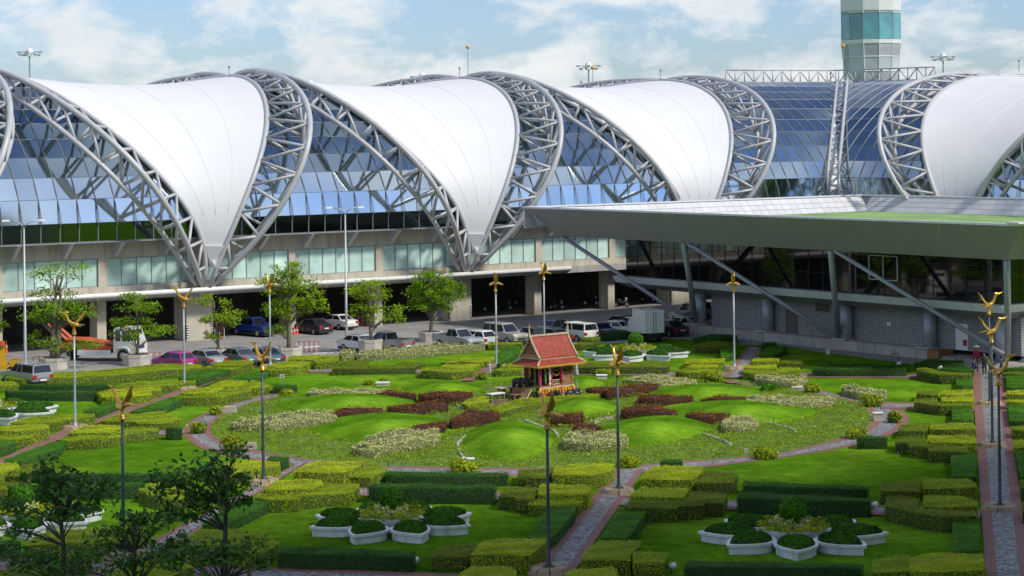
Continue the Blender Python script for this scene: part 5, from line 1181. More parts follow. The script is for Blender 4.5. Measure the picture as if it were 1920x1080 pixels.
def car(x, y, kind, col, lab, ang, metal=0., cap=False, door=False, scale=1., pname='car'):
    p = PROF[kind]; hroof = 1.9 if kind == 'suv' else p['roof']; g = G(x, y, hroof); 
    cx = (p['cab'][1]+p['cab'][2])/2; d = np.array([math.cos(ang), math.sin(ang)]); g[:2] -= d*cx; g[2] = .01
    T = localthing('parked_'+('pickup' if kind == 'pickup' else 'car'), lab, 'pickup truck' if kind == 'pickup' else 'car', g, 'vehicles in the car park', ang)
    M = paint(pname, col, metal); b, w, zr, bl = p['b'], p['w'], p['roof'], p['belt']
    cxx = np.mean([q[0] for q in b]); czz = np.mean([q[1] for q in b])
    def side(yy, s, dz=0): return [(cxx+(q[0]-cxx)*s, yy, czz+(q[1]-czz)*s+dz) for q in b]
    body = MB(); body.loft([side(-w, .93), side(-w*.95, .985), side(-w*.55, 1.0, .015), side(0, 1.005, .025), side(w*.55, 1.0, .015), side(w*.95, .985), side(w, .93)])
    rb, rt, ft, fb = p['cab']; wb, wt = w*.93, w*.74
    cb = [(rb, -wb, bl-.04), (fb, -wb, bl-.04), (fb, wb, bl-.04), (rb, wb, bl-.04)]; ct = [(rt, -wt, zr-.05), (ft, -wt, zr-.05), (ft, wt, zr-.05), (rt, wt, zr-.05)]
    body.hexa(cb, ct); ro = [(rt+.1, -wt*.85, zr), (ft-.12, -wt*.85, zr), (ft-.12, wt*.85, zr), (rt+.1, wt*.85, zr)]; body.hexa(ct, ro)
    bo = body.obj('body', M, T)
    def lerp(a, c, t): return np.array(a)*(1-t)+np.array(c)*t
    def glass(q, name, off):          # q: bottom a, bottom b, top b, top a
        a, bb, c, dd = [np.array(v) for v in q]; f = lambda u, v: lerp(lerp(a, bb, u), lerp(dd, c, u), v)+np.array(off)
        mb = MB(); mb.hexa([f(.06, .10)-np.array(off)*2, f(.94, .10)-np.array(off)*2, f(.94, .9)-np.array(off)*2, f(.06, .9)-np.array(off)*2], [f(.06, .10), f(.94, .10), f(.94, .9), f(.06, .9)]); mb.obj(name, M_CGL, T)
    glass((cb[1], cb[2], ct[2], ct[1]), 'windscreen', (.012, 0, .012)); glass((cb[3], cb[0], ct[0], ct[3]), 'rear_window', (-.012, 0, .012))
    for s, (i, j) in ((-1, (0, 1)), (1, (3, 2))):
        mid = .5 if kind != 'pickup' else .45
        for u0, u1 in ((0, mid), (mid, 1)) if kind != 'suv' else ((0, .34), (.34, .66), (.66, 1)):
            glass((lerp(cb[i], cb[j], u0), lerp(cb[i], cb[j], u1), lerp(ct[i], ct[j], u1), lerp(ct[i], ct[j], u0)), 'side_window', (0, s*.012, .004))
        mb = MB(); mx_ = cb[1][0]-.12; mb.ell((mx_, s*(w+.07), bl+.06), (.07, .10, .07), 8, 6); mb.obj('mirror', M, T, True)
        for xw in p['wh']:
            mb = MB(); mb.path([(xw, s*(w-.24), p['r']), (xw, s*(w+.012), p['r'])], p['r'], 18); wl = mb.obj('wheel', M_TYRE, T)
            mb = MB(); mb.path([(xw, s*(w+.006), p['r']), (xw, s*(w+.022), p['r'])], p['r']*.62, 12); mb.obj('rim', M_RIM, wl)
        xr, xf = min(q[0] for q in b), max(q[0] for q in b); zb = bl-.22
        mb = MB(); mb.box(xr-.0, xr+.14, s*w*.60 if s > 0 else -w*.96, w*.96 if s > 0 else -w*.60, zb-.12, zb+.12); mb.obj('tail_light', M_RED, T)
        mb = MB(); mb.box(xf-.22, xf+.0, s*w*.55 if s > 0 else -w*.95, w*.95 if s > 0 else -w*.55, zb-.12, zb+.04); mb.obj('headlight', M_HEAD, T)
    mb = MB(); mb.box(xr-.035, xr+.1, -.26, .26, .55, .67); mb.obj('number_plate', M_PLATE, T)
    mb = MB(); mb.box(xf-.1, xf+.02, -w*.5, w*.5, .52, .68); mb.obj('grille', M_TRIM, T)
    mb = MB(); mb.box(xr+.05, xf-.05, -w*.92, w*.92, .17, .40); mb.obj('underbody', M_TRIM, T)
    if kind == 'pickup':
        if cap:
            mb = MB(); mb.hexa([(-2.5, -.84, 1.1), (-.75, -.84, 1.1), (-.75, .84, 1.1), (-2.5, .84, 1.1)], [(-2.35, -.7, 1.75), (-.6, -.7, 1.75), (-.6, .7, 1.75), (-2.35, .7, 1.75)]); mb.obj('canopy', M, T)
            glass(((-2.5, .84, 1.1), (-2.5, -.84, 1.1), (-2.35, -.7, 1.75), (-2.35, .7, 1.75)), 'rear_window', (-.015, 0, .01))
            for s in (-1, 1): glass(((-2.5, s*.84, 1.1), (-.75, s*.84, 1.1), (-.6, s*.7, 1.75), (-2.35, s*.7, 1.75)), 'side_window', (0, s*.015, .004))
        else:
            mb = MB(); mb.box(-2.45, -.85, -.74, .74, 1.118, 1.145); mb.obj('load_bed', M_TRIM, T)
            mb = MB()
            for s in (-1, 1): mb.box(-2.56, -.75, s*.80-.05, s*.80+.05, 1.1, 1.19)
            mb.box(-2.57, -2.47, -.84, .84, 1.1, 1.19); mb.obj('bed_rail', M, T)
    if door:
        mb = MB(); a = np.array([.55, .9, .35]); e = np.array([.10, 1.75, .35]); mb.hexa([a, e, e+[.05, .02, 0], a+[.05, .02, 0]], [a+[0, 0, .62], e+[0, 0, .62], e+[.05, .02, .62], a+[.05, .02, .62]])
        f0 = a+[0, 0, .62]; f1 = e+[0, 0, .62]; mb.path([f0, f0+[-.18, .2, .38], f1+[.02, -.1, .42], f1], .03, 6); mb.obj('open_door', M, T)
    return T
hN = math.atan2(NX[1], NX[0]); hA = math.atan2(AX[1], AX[0]); pi = math.pi
W_, SIL, = (.80, .80, .78), (.40, .41, .42)
for a in [
 (335,659,'hatch',(.42,.02,.26),'magenta hatchback parked behind the long lime hedge',hN+pi+.25,.1,'magenta'), (386,655,'sedan',SIL,'silver sedan half hidden by a planter right of the magenta car',hN+pi+.1,.5,'silver'),
 (447,652,'sedan',(.20,.25,.29),'grey-blue sedan with red tail lights left of the gold bird',hN+pi+.1,.5,'grey_blue'), (496,651,'sedan',(.10,.14,.21),'dark blue-grey sedan behind the second near bird lamp',hN+pi+.05,.4,'slate'),
 (672,627,'sedan',W_,'white car with its front door open beside the street lamp',hN+.15,0,'white'), (903,619,'hatch',W_,'small white hatchback beside the beige off-roader',hN+pi+.1,0,'white'),
 (935,604,'suv',(.42,.40,.35),'beige boxy off-roader with roof rails facing the garden',hN+.1,.3,'beige'), (1000,613,'hatch',(.03,.03,.035),'black car just behind the shrine roof finial',hN+pi,.0,'black'),
 (1038,615,'sedan',(.035,.045,.06),'dark blue sedan behind the shrine roof ridge',hN+pi,.2,'navy_grey'), (1040,599,'sedan',(.12,.14,.13),'dark green-grey sedan in the row behind, facing left',hA+pi+.2,.3,'green_grey'),
 (1120,605,'sedan',(.03,.07,.17),'dark blue car right of the white capped pickup',hN+pi,.3,'blue'), (1154,601,'sedan',W_,'white sedan left of the white box truck',hN+pi+.3,0,'white'),
 (1166,591,'sedan',(.16,.20,.26),'blue-grey sedan in the row behind the white sedan',hA+pi+.2,.4,'blue_grey'), (1190,594,'sedan',W_,'white sedan partly behind the box truck',hN+pi,0,'white'),
 (1254,600,'sedan',(.04,.02,.03),'dark maroon sedan right of the white box truck',hN+pi,.1,'maroon'), (1282,593,'hatch',W_,'white car facing left by the pavilion corner',hA+pi+.1,0,'white'),
 (635,589,'sedan',W_,'white sedan parked in front of the undercroft',hN+pi+.15,0,'white'), (588,597,'sedan',(.02,.02,.03),'black sedan with red tail lights left of the white sedan',hN+pi+.15,0,'black')]:
    car(a[0], a[1], a[2], a[3], a[4], a[5], a[6], pname=a[7], door='open' in a[4])
for a in [(50,679,'pickup',SIL,'silver pickup with a canopy at the far left',hN+pi+.1,.4,'silver',1), (725,621,'pickup',(.36,.37,.39),'silver pickup with an open load bed, tail towards the garden',hN+pi+.25,.5,'pickup_silver',0),
 (858,615,'pickup',(.40,.44,.46),'pale silver double cab pickup facing the garden',hN+.1,.4,'pale_silver',0), (1075,603,'pickup',W_,'white pickup with a dark-windowed canopy',hN+pi+.05,0,'white',1), (475,594,'pickup',(.02,.05,.30),'bright blue pickup nose in front of the undercroft',hN+.2,.3,'bright_blue',0)]:
    car(a[0], a[1], a[2], a[3], a[4], a[5], a[6], cap=bool(a[8]), pname=a[7])
# box truck
car(1306,566,'suv',W_,'white van with a sloping nose behind the pavilion columns',hA+pi+.1,pname='white',scale=1.)
def boxtruck():
    g = G(1211, 579, 2.9); g[2] = .01; T = localthing('box_truck', 'white box truck showing its closed rear doors', 'truck', g, None, hN+pi-.28)
    M = paint('white', W_)
    mb = MB(); mb.box(-1.9, .9, -.95, .95, .85, 2.9); mb.obj('cargo_box', M, T)
    for s in (-1, 1):
        mb = MB(); mb.box(-1.94, -1.905, .01 if s > 0 else -.93, .93 if s > 0 else -.01, .9, 2.82); d = mb.obj('rear_door', M, T)
        mb = MB(); mb.box(-1.965, -1.945, s*.12-.02, s*.12+.02, .95, 2.75); mb.obj('lock_bar', M_TRIM, d)
        for z in (1.1, 1.8, 2.5): mb = MB(); mb.box(-1.965, -1.945, s*.88-.12, s*.88+.03, z, z+.05); mb.obj('hinge', M_TRIM, d)
    mb = MB(); mb.loft([[(x, -.85, z), (x, .85, z), (x, .8, z2), (x, -.8, z2)] for x, z, z2 in ((.95, .6, 2.1), (1.7, .55, 2.05), (2.2, .5, 1.4), (2.4, .5, 1.1))]); mb.obj('cab', M, T)
    mb = MB(); mb.box(-1.8, 2.2, -.6, .6, .4, .8); mb.obj('chassis', M_TRIM, T)
    for x in (-1.1, 1.6):
        for s in (-1, 1): mb = MB(); mb.path([(x, s*.65, .38), (x, s*.92, .38)], .38, 16); mb.obj('wheel', M_TYRE, T)
boxtruck()
# orange and white crane truck
def truck():
    g = G(184, 675); g[2] = .01; T = localthing('crane_truck', 'white cab truck with an orange crane bed driving past the tree', 'truck', g, None, -.22)
    M = paint('white', W_); MO = paint('orange', (.55, .10, .025)); 
    mb = MB(); mb.loft([[(x, -1.15, z), (x, 1.15, z), (x, 1.12, z1), (x, 1.02, z2), (x, -1.02, z2), (x, -1.12, z1)] for x, z, z1, z2 in ((1.9, .75, 1.7, 2.75), (2.0, .75, 1.7, 2.85), (3.35, .75, 1.65, 2.85), (3.55, .65, 1.6, 2.7), (3.95, .5, 1.55, 1.62), (4.0, .5, 1.4, 1.5))]); mb.obj('cab', M, T)
    mb = MB(); mb.hexa([(3.60, -.9, 1.72), (3.60, .9, 1.72), (3.88, .95, 1.66), (3.88, -.95, 1.66)][:4], [(3.50, -.85, 2.65), (3.50, .85, 2.65), (3.575, .86, 2.62), (3.575, -.86, 2.62)]); mb.add([(3.90, -.95, 1.68), (3.90, .95, 1.68), (3.59, .86, 2.64), (3.59, -.86, 2.64)], [(0, 1, 2, 3)]); mb.obj('windscreen', M_CGL, T)
    for s in (-1, 1):
        for x0, x1 in ((2.1, 2.55), (2.7, 3.4)): mb = MB(); mb.hexa([(x0, s*1.125, 1.75), (x1, s*1.125, 1.75), (x1, s*1.14, 1.75), (x0, s*1.14, 1.75)], [(x0, s*1.045, 2.6), (x1-.1, s*1.045, 2.6), (x1-.1, s*1.06, 2.6), (x0, s*1.06, 2.6)]); mb.obj('side_window', M_CGL, T)
        for x, r in ((2.75, .52), (-2.6, .52)):
            mb = MB(); mb.path([(x, s*.8, r), (x, s*1.17, r)], r, 20); wl = mb.obj('wheel', M_TYRE, T); mb = MB(); mb.path([(x, s*1.16, r), (x, s*1.185, r)], r*.55, 12); mb.obj('rim', M_RIM, wl)
        mb = MB(); mb.path([(2.1, s*1.16, .75), (2.3, s*1.17, 1.12), (2.75, s*1.17, 1.2), (3.2, s*1.17, 1.12), (3.4, s*1.16, .75)], .07, 6); mb.obj('mudguard', M, T)
        mb = MB(); mb.box(3.9, 4.03, s*.95-.14, s*.95+.14, .8, 1.0); mb.obj('headlight', M_HEAD, T)
    mb = MB(); mb.box(3.98, 4.06, -1.05, 1.05, .5, .78); mb.obj('bumper', M, T)
    mb = MB(); mb.box(4.005, 4.015, -.5, .5, 1.05, 1.3); mb.obj('front_lettering', pm('blue_lettering', (.03, .06, .25), .5), T)
    mb = MB(); mb.box(-3.6, 1.85, -.45, .45, .7, .95); mb.obj('chassis', M_TRIM, T)
    mb = MB(); mb.box(-1.4, 1.6, -1.12, -.9, .50, .95); mb.box(-1.4, 1.6, .9, 1.12, .50, .95); mb.obj('toolbox', M_PANEL, T)
    for s in (-1, 1):
        mb = MB(); mb.path([(1.7, s*.5, 1.35), (-1.0, s*.5, 1.75), (-2.6, s*.5, 1.75), (-4.0, s*.5, 2.9)], [.13, .15, .16, .12], 4); mb.obj('crane_arm', MO, T)
        mb = MB(); mb.path([(-2.6, s*.5, 1.2), (-3.6, s*.5, 1.3), (-4.3, s*.5, 3.1)], .12, 4); mb.obj('hoist_arm', MO, T)
    mb = MB(); mb.box(-3.6, 1.6, -.75, .75, .97, 1.12) if False else mb.box(-3.5, 1.75, -.98, .98, 1.0, 1.28); mb.obj('orange_deck', MO, T)
    mb = MB(); mb.path([(2.6, 0, 2.85), (2.6, 0, 3.05)], .1, 10); mb.obj('beacon', pm('amber', (.8, .3, .02), .3), T)
    mb = MB(); mb.ell((2.95, -.5, 2.05), (.13, .12, .16), 8, 6); mb.ell((2.9, -.5, 1.75), (.2, .26, .25), 8, 6, 0); mb.obj('driver', pm('orange_shirt', (.6, .18, .05), .8), T, True)
truck()
# yellow lifting machine at the left edge
def lifter():
    g = G(8, 700); g[2] = .01; T = localthing('lifting_machine', 'yellow lifting machine with an orange cap cut by the left edge', 'machine', g, None, .1)
    M = paint('yellow', (.62, .33, .015))
    mb = MB(); mb.box(-1.2, .9, -.5, .5, .35, .75); mb.obj('chassis', M, T)
    mb = MB(); mb.hexa([(-.25, -.2, .75), (.25, -.2, .75), (.25, .2, .75), (-.25, .2, .75)], [(-.35, -.18, 2.2), (.05, -.18, 2.2), (.05, .18, 2.2), (-.35, .18, 2.2)]); mb.obj('mast', M, T)
    mb = MB(); mb.path([(-.15, -.2, 2.2), (-.2, -.2, 2.6)], .3, 10); mb.obj('cap', paint('orange', (.55, .10, .025)), T)
    mb = MB(); mb.path([(.1, -.1, 1.5), (1.4, -.1, 1.35)], .07, 8); mb.obj('ram', M_RIM, T)
    mb = MB(); mb.box(.5, 1.3, -.5, .5, .76, 1.1); mb.obj('engine_cover', M, T)
    for x in (-.9, .6):
        for s in (-1, 1): mb = MB(); mb.path([(x, s*.45, .3), (x, s*.66, .3)], .3, 14); mb.obj('wheel', M_TYRE, T)
lifter()
# motorcycles in the shade under the building
MC = localthing('motorcycle', 'motorcycle', 'motorcycle', (0, 0, 0), 'motorcycles parked under the building')
for x in (-.62, .62):
    mb = MB(); mb.path([(x, -.05, .29), (x, .05, .29)], .29, 16); wl = mb.obj('wheel', M_TYRE, MC); mb = MB(); mb.path([(x, -.056, .29), (x, .056, .29)], .16, 10); mb.obj('rim', M_RIM, wl)
mb = MB(); mb.path([(-.6, 0, .6), (-.2, 0, .66), (.2, 0, .5), (.45, 0, .72)], [.12, .15, .13, .1], 8); mb.obj('body', pm('dark_fairing', (.03, .03, .04), .3, objvar=.9), MC, True)
mb = MB(); mb.path([(-.75, 0, .78), (-.4, 0, .82), (.05, 0, .74)], [.08, .13, .1], 8); mb.obj('seat', M_TRIM, MC, True)
mb = MB(); mb.path([(.62, 0, .3), (.42, 0, 1.0)], .045, 6); mb.path([(.40, -.34, 1.04), (.42, 0, .98), (.40, .34, 1.04)], .025, 6); mb.obj('handlebar', M_RIM, MC)
mb = MB(); mb.ell((.55, 0, .86), (.09, .15, .17), 8, 6); mb.obj('front_fairing', pm('pale_fairing', (.62, .62, .62), .4), MC, True)
for i, (x, y, lab, rz) in enumerate([(920,584,'motorcycle with white nose, leftmost in the row under the building',.6), (946,582,'motorcycle right beside the leftmost one under the building',.4), (978,572,'motorcycle deep in shade between the two thin piers',.5), (1030,580,'motorcycle just right of the thin lit pier',.7), (1044,581,'motorcycle outermost right of the thin lit pier',.3), (1108,573,'motorcycle beside the red cover in the shade',.5), (1165,576,'motorcycle by the plant near the square pier',.4), (1215,566,'motorcycle behind the box truck, left of a pair',.3), (1236,564,'motorcycle behind the box truck, right of a pair',.5)]):
    g = G(x, y); g[2] = .01; r = rz+hN+.4
    if i == 0: MC.location = g; MC.rotation_euler = (0, 0, r); MC['label'] = lab
    else: dup(MC, g, r, lab)
# barriers, cones, bins
M_RW = pm('red_white_paint', (.55, .06, .05), .5); M_WHT = pm('white_paint', (.78, .78, .76), .5)
def barrier(x, y, w, lab, rz, red=True):
    g = G(x, y); g[2] = .01; T = localthing('crowd_barrier', lab, 'barrier', g, 'striped barriers in the car park', rz)
    mb = MB(); n = int(w/.22)
    for z in (.12, 1.0): mb.path([(-w/2, 0, z), (w/2, 0, z)], .03, 6)
    mb.obj('rail', M_RW, T)
    for k in range(n+1): mb = MB(); mb.path([(-w/2+w*k/n, 0, 0 if k in (0, n) else .12), (-w/2+w*k/n, 0, 1.0)], .028, 6); mb.obj('bar', M_WHT if k % 2 else M_RW, T)
barrier(286, 684, 1.7, 'red and white barrier right of the truck planter', .2); barrier(84, 691, 1.8, 'red and white barrier behind the canopied pickup', .1); barrier(575, 662, 2.2, 'red and white barrier beside the drooping tree planter', -.1)
barrier(392, 636, 3., 'red and white barrier at the foot of the wide concrete pier', .5); barrier(203, 640, 1.8, 'striped barrier at the slim pier behind the truck', .5); barrier(672, 612, 2.4, 'dark red barrier between white sedan and pier', .5)
def cone(x, y, lab, h=.75):
    g = G(x, y); T = localthing('traffic_cone', lab, 'traffic cone', g, 'traffic cones'); mo = pm('cone_orange', (.75, .10, .03), .5)
    mb = MB(); mb.box(-.19, .19, -.19, .19, .012, .05); mb.lathe([(.15, .05), (.03, h)], (0, 0, 0), 12); mb.obj('cone_body', mo, T); mb = MB(); mb.lathe([(.108, h*.42), (.083, h*.6)], (0, 0, 0), 12); mb.obj('white_band', M_WHT, T)
cone(552, 627, 'left orange cone behind the drooping tree'); cone(557, 626, 'right orange cone behind the drooping tree'); cone(1267, 617, 'red cone left of two by the pavilion corner', .9); cone(1274, 616, 'red cone right of two by the pavilion corner', .9)
cone(3, 663, 'striped cone at the left edge pier, left', 1.2); cone(12, 662, 'striped cone at the left edge pier, right', 1.2)
def bin_(x, y, lab, col):
    g = G(x, y); g[2] = .01; T = localthing('wheeled_bin', lab, 'bin', g, None, .6); M = paint(lab.split()[0]+'_bin', col, 0, .5)
    mb = MB(); mb.hexa([(-.5, -.35, .12), (.5, -.35, .12), (.5, .35, .12), (-.5, .35, .12)], [(-.6, -.45, 1.1), (.6, -.45, 1.1), (.6, .45, 1.1), (-.6, .45, 1.1)]); mb.obj('body', M, T); mb = MB(); mb.box(-.63, .63, -.48, .48, 1.11, 1.2); mb.obj('lid', M, T)
bin_(831, 600, 'blue wheeled bin beside the chevron-edged pier', (.01, .12, .5)); bin_(818, 601, 'grey wheeled bin left of the blue bin', (.35, .36, .4))
# ------------------------------------------------------------ spirit house with offerings
gs = G(1030, 746); RS = math.radians(40); ux = np.array([math.cos(RS), math.sin(RS), 0]); uy = np.array([-math.sin(RS), math.cos(RS), 0])
SH = localthing('shrine', 'small Thai shrine with a steep red tiled roof on a raised wooden body', 'shrine', gs, None, RS)
M_RTILE = pm('red_roof_tile', (.30, .044, .017), .6, var=.2, scale=3, objvar=.22); M_WOOD = pm('weathered_wood', (.30, .16, .075), .75, var=.35, scale=6); M_WOODL = pm('pale_trim_wood', (.52, .40, .27), .7, var=.3, scale=5)
M_DIN = pm('shrine_dark_inside', (.03, .018, .012), .8); M_GTR = pm('gold_trim', (.70, .45, .05), .4, .3)
RT = thing('upper_roof', None, None, parent=SH); RL = thing('lower_roof', None, None, parent=SH)
def prof(t): return np.array([.98*(1-t)**1.25, 3.02+1.45*t])       # depth, height of the steep concave slope
nr_, nc_ = 11, 20
for s in (-1, 1):
    for i in range(nr_):
        (y0, z0), (y1, z1) = prof(i/nr_), prof((i+1)/nr_)
        for j in range(nc_ if s < 0 else 1):
            l0 = 1.72+.03*i/nr_; x0, x1 = (-l0+2*l0*j/nc_+.004, -l0+2*l0*(j+1)/nc_-.004) if s < 0 else (-l0, l0)
            mb = MB(); dz = .022
            mb.hexa([(x0, s*y0, z0-.05), (x1, s*y0, z0-.05), (x1, s*(y1-.03), z1-.05), (x0, s*(y1-.03), z1-.05)], [(x0, s*y0, z0+dz), (x1, s*y0, z0+dz), (x1, s*y1, z1+.0), (x0, s*y1, z1+.0)]); mb.obj('roof_tile', M_RTILE, RT)
mb = MB(); mb.box(-1.74, 1.74, -.07, .07, 4.44, 4.56); mb.obj('ridge_cap', M_WOODL, RT)
for sx in (-1, 1):
    x = sx*1.76
    for s in (-1, 1):
        mb = MB(); mb.path([(x, s*(prof(t)[0]+.04), prof(t)[1]+.03) for t in np.linspace(-.04, 1, 9)], [.075]*8+[.06], 6); mb.obj('bargeboard', M_WOODL, RT)
        mb = MB(); mb.path([(x, s*1.02, 2.98), (x, s*1.16, 3.0), (x, s*1.24, 3.18)], [.07, .06, .012], 6); mb.obj('eave_finial', M_WOODL, RT)
    mb = MB(); mb.path([(x, 0, 4.45), (x+sx*.05, 0, 4.85), (x+sx*.02, 0, 5.45)], [.10, .06, .01], 6); mb.obj('ridge_finial', M_WOODL, RT)
    mb = MB(); pg = [(x-sx*.12, s*prof(t)[0]*.96, prof(t)[1]-.02) for s, tt in ((-1, np.linspace(0, 1, 7)), (1, np.linspace(1, 0, 7)[1:])) for t in tt]; mb.add(pg, [tuple(range(len(pg)))]); mb.obj('gable_board', M_WOOD, RT)
    for k in range(4):
        t = .08+.2*k; y = prof(t)[0]*.9; mb = MB(); mb.box(min(x, x-sx*.1), max(x, x-sx*.1), -y, y, prof(t)[1]-.03, prof(t)[1]+.03); mb.obj('gable_rail', M_WOODL if k == 0 else M_WOOD, RT)
mb = MB(); mb.box(-1.70, 1.70, -.95, .95, 2.88, 3.03); mb.obj('roof_plinth', M_WOODL, SH)
# lower skirt roof, hipped
o_, i_ = (2.28, 1.42), (1.66, .93); zo, zi = 2.50, 2.90
cor = lambda a, z: [(-a[0], -a[1], z), (a[0], -a[1], z), (a[0], a[1], z), (-a[0], a[1], z)]
oc, ic = cor(o_, zo), cor(i_, zi)
for k in range(4):
    a, b_, c, d = [np.array(q) for q in (oc[k], oc[(k+1) % 4], ic[(k+1) % 4], ic[k])]
    n = (22, 12, 8, 8)[k] if k < 2 or k == 3 else 8; n = {0: 22, 1: 12, 2: 6, 3: 14}[k]
    for j in range(n):
        for r in range(3):
            f = lambda u, v: (a*(1-u)+b_*u)*(1-v)+(d*(1-u)+c*u)*v
            u0, u1, v0, v1 = j/n+.002, (j+1)/n-.002, r/3, (r+1)/3-.01
            mb = MB(); q = [f(u0, v0), f(u1, v0), f(u1, v1), f(u0, v1)]; mb.hexa([p-[0, 0, .05] for p in q], [q[0]+[0, 0, .02], q[1]+[0, 0, .02], q[2], q[3]]); mb.obj('roof_tile', M_RTILE, RL)
    mb = MB(); mb.path([oc[k], ic[k]], .065, 6); mb.obj('hip_ridge', M_WOODL, RL)
    e = b_-a; n = int(np.linalg.norm(e)/.14); mb = MB(); mb.path([a-[0, 0, .05], b_-[0, 0, .05]], .035, 4)
    for j in range(n):
        p = a+e*(j+.5)/n; dd = e/np.linalg.norm(e)*.06; mb.add([p-dd-[0, 0, .05], p+dd-[0, 0, .05], p-[0, 0, .19]], [(0, 1, 2)])
    mb.obj('eave_fringe', M_GTR, RL)
# body
for x in (-1.5, -.5, .5, 1.5):
    for y in (-.72, .72): mb = MB(); mb.box(x-.07, x+.07, y-.07, y+.07, 0, 2.6); mb.obj('post', M_WOOD, SH)
mb = MB(); mb.box(-1.62, 1.62, -.86, .86, .86, .98); mb.obj('floor', M_WOOD, SH)
mb = MB(); mb.box(-1.4, 1.4, .0, .68, .99, 2.6); mb.obj('inner_wall', M_DIN, SH)
for k in range(7): mb = MB(); z = 1.0+k*.13; mb.box(.58, 1.43, -.74, -.66, z, z+.12); mb.obj('wall_board', M_WOOD, SH)
for k in range(11): mb = MB(); z = 1.0+k*.14; mb.box(1.44, 1.5, -.65, .65, z, z+.13); mb.obj('wall_board', M_WOOD, SH)
for z in (1.32, 1.02):
    mb = MB(); mb.box(-.43, .43, -.74, -.68, z, z+.05); mb.obj('rail', M_WOODL, SH)
for k in range(8): mb = MB(); x = -.38+k*.11; mb.box(x-.015, x+.015, -.725, -.695, 1.07, 1.32); mb.obj('baluster', M_WOODL, SH)
mb = MB(); mb.box(-1.62, 1.62, -.88, -.83, .82, .92); mb.obj('floor_beam', M_WOODL, SH)
for s in (-.18, .18): mb = MB(); mb.path([(-1.65, s, .9), (-2.5, s-.1, .02)], .045, 4); mb.obj('ladder_rail', M_WOODL, SH)
for k in range(6): t = (k+.5)/6; mb = MB(); mb.box(-1.65-.85*t-.07, -1.65-.85*t+.05, -.2-.1*t, .2-.1*t, .9-.88*t-.02, .9-.88*t+.02); mb.obj('ladder_step', M_WOODL, SH)
def lp(x, y, z=0): return gs+ux*x+uy*y+[0, 0, z]
M_GAR = [pm('garland_'+n, c, .7, var=.4, scale=12) for n, c in (('pink', (.55,.05,.12)), ('orange', (.75,.25,.02)), ('green', (.12,.22,.06)), ('white', (.7,.66,.55)), ('yellow', (.78,.48,.03)))]
def garland(name, a, b_, sag, m, lab, r=.07, cat='garland'):
    a, b_ = np.array(a), np.array(b_); n = 13; mb = MB()
    for i in range(n):
        t = i/(n-1); p = a*(1-t)+b_*t-[0, 0, sag*4*t*(1-t)]; mb.ell(p+RNG.normal(0, .012, 3), (r*RNG.uniform(.8, 1.25),)*3, 6, 5)
    return mb.obj(name, m, None, True, label=lab, category=cat, group='garlands hung on the shrine')
for i, (x, y, z0, z1, m, lab) in enumerate([(-1.55,-.82,2.4,1.1,0,'pink garland on the front left shrine post'),(-.55,-.85,2.4,1.0,0,'pink garland on the shrine post left of the balcony'),(-.72,-.86,2.3,1.0,3,'white and pink garland beside the balcony post'),(.45,-.86,2.4,1.15,0,'pink garland on the shrine post right of the balcony'),(-1.62,.2,2.4,1.2,1,'orange garland on the shrine gable side'),(-1.62,-.35,2.4,1.1,2,'green garland on the shrine gable side'),(-1.62,.75,2.4,1.2,0,'pink garland at the rear post of the gable side'),(-1.1,-.84,2.35,1.2,2,'green and white garland in the left shrine bay')]):
    garland('garland', lp(x, y, z0), lp(x+.03, y, z1), -.0, M_GAR[m], lab, .085)
for i, (x0, x1, z, m, lab) in enumerate([(-.4,.4,2.3,2,'green swag across the shrine balcony bay'),(-.38,.38,1.95,1,'orange swag low in the shrine balcony bay'),(.6,1.35,2.35,2,'green swag above the boarded shrine bay')]):
    garland('garland', lp(x0, -.8, z), lp(x1, -.8, z), .28, M_GAR[m], lab, .05)
for i in range(13):
    x = -1.7+i*.26; z = .80-.05*(i % 3); garland('garland', lp(x, -.98, z), lp(x+.05, -1.0, z-.42-.15*(i % 2)), 0, M_GAR[1 if i % 3 else 4], ('orange' if i % 3 else 'yellow')+' marigold garland number %d from the left along the shrine floor edge' % (i+1) if False else ('orange' if i % 3 else 'yellow')+' marigold garland hung along the shrine floor edge, '+('left of the balcony' if i < 5 else 'under the balcony' if i < 9 else 'under the boarded bay'), .085)
# elephants, tables and lanterns around the shrine
M_ELE = pm('dark_statue_stone', (.035, .033, .035), .45)
EL = localthing('elephant_statue', 'dark elephant statue', 'statue', (0, 0, 0), 'dark elephant statues around the shrine')
mb = MB(); mb.ell((0, 0, .42), (.36, .22, .24), 12, 8); mb.ell((.38, 0, .55), (.17, .15, .17), 10, 8); mb.path([(.5, 0, .5), (.62, 0, .3), (.62, 0, .1), (.7, 0, .04)], [.075, .055, .04, .03], 8)
for x in (-.22, .2):
    for y in (-.12, .12): mb.path([(x, y, .4), (x, y, 0)], [.09, .085], 8)
mb.path([(-.35, 0, .5), (-.42, 0, .25)], [.03, .012], 5); mb.obj('body', M_ELE, EL, True)
for s in (-1, 1):
    mb = MB(); mb.ell((.32, s*.17, .55), (.10, .03, .15), 8, 6); mb.obj('ear', M_ELE, EL, True)
    mb = MB(); mb.path([(.5, s*.07, .46), (.62, s*.09, .42), (.7, s*.09, .48)], [.02, .018, .005], 5); mb.obj('tusk', M_WHT, EL, True)
ELS = [(-2.25,.9,.9,'black elephant statue highest at the left of the ladder'), (-1.95,.35,.9,'black elephant statue just left of the ladder'), (.55,-1.55,0,'dark elephant statue lying before the right front of the shrine'), (1.15,-1.5,0,'dark elephant statue at the shrine front, far right'), (-1.2,-1.6,0,'dark elephant statue below the marigolds at left'), (-.4,-1.5,0,'dark elephant statue under the balcony')]
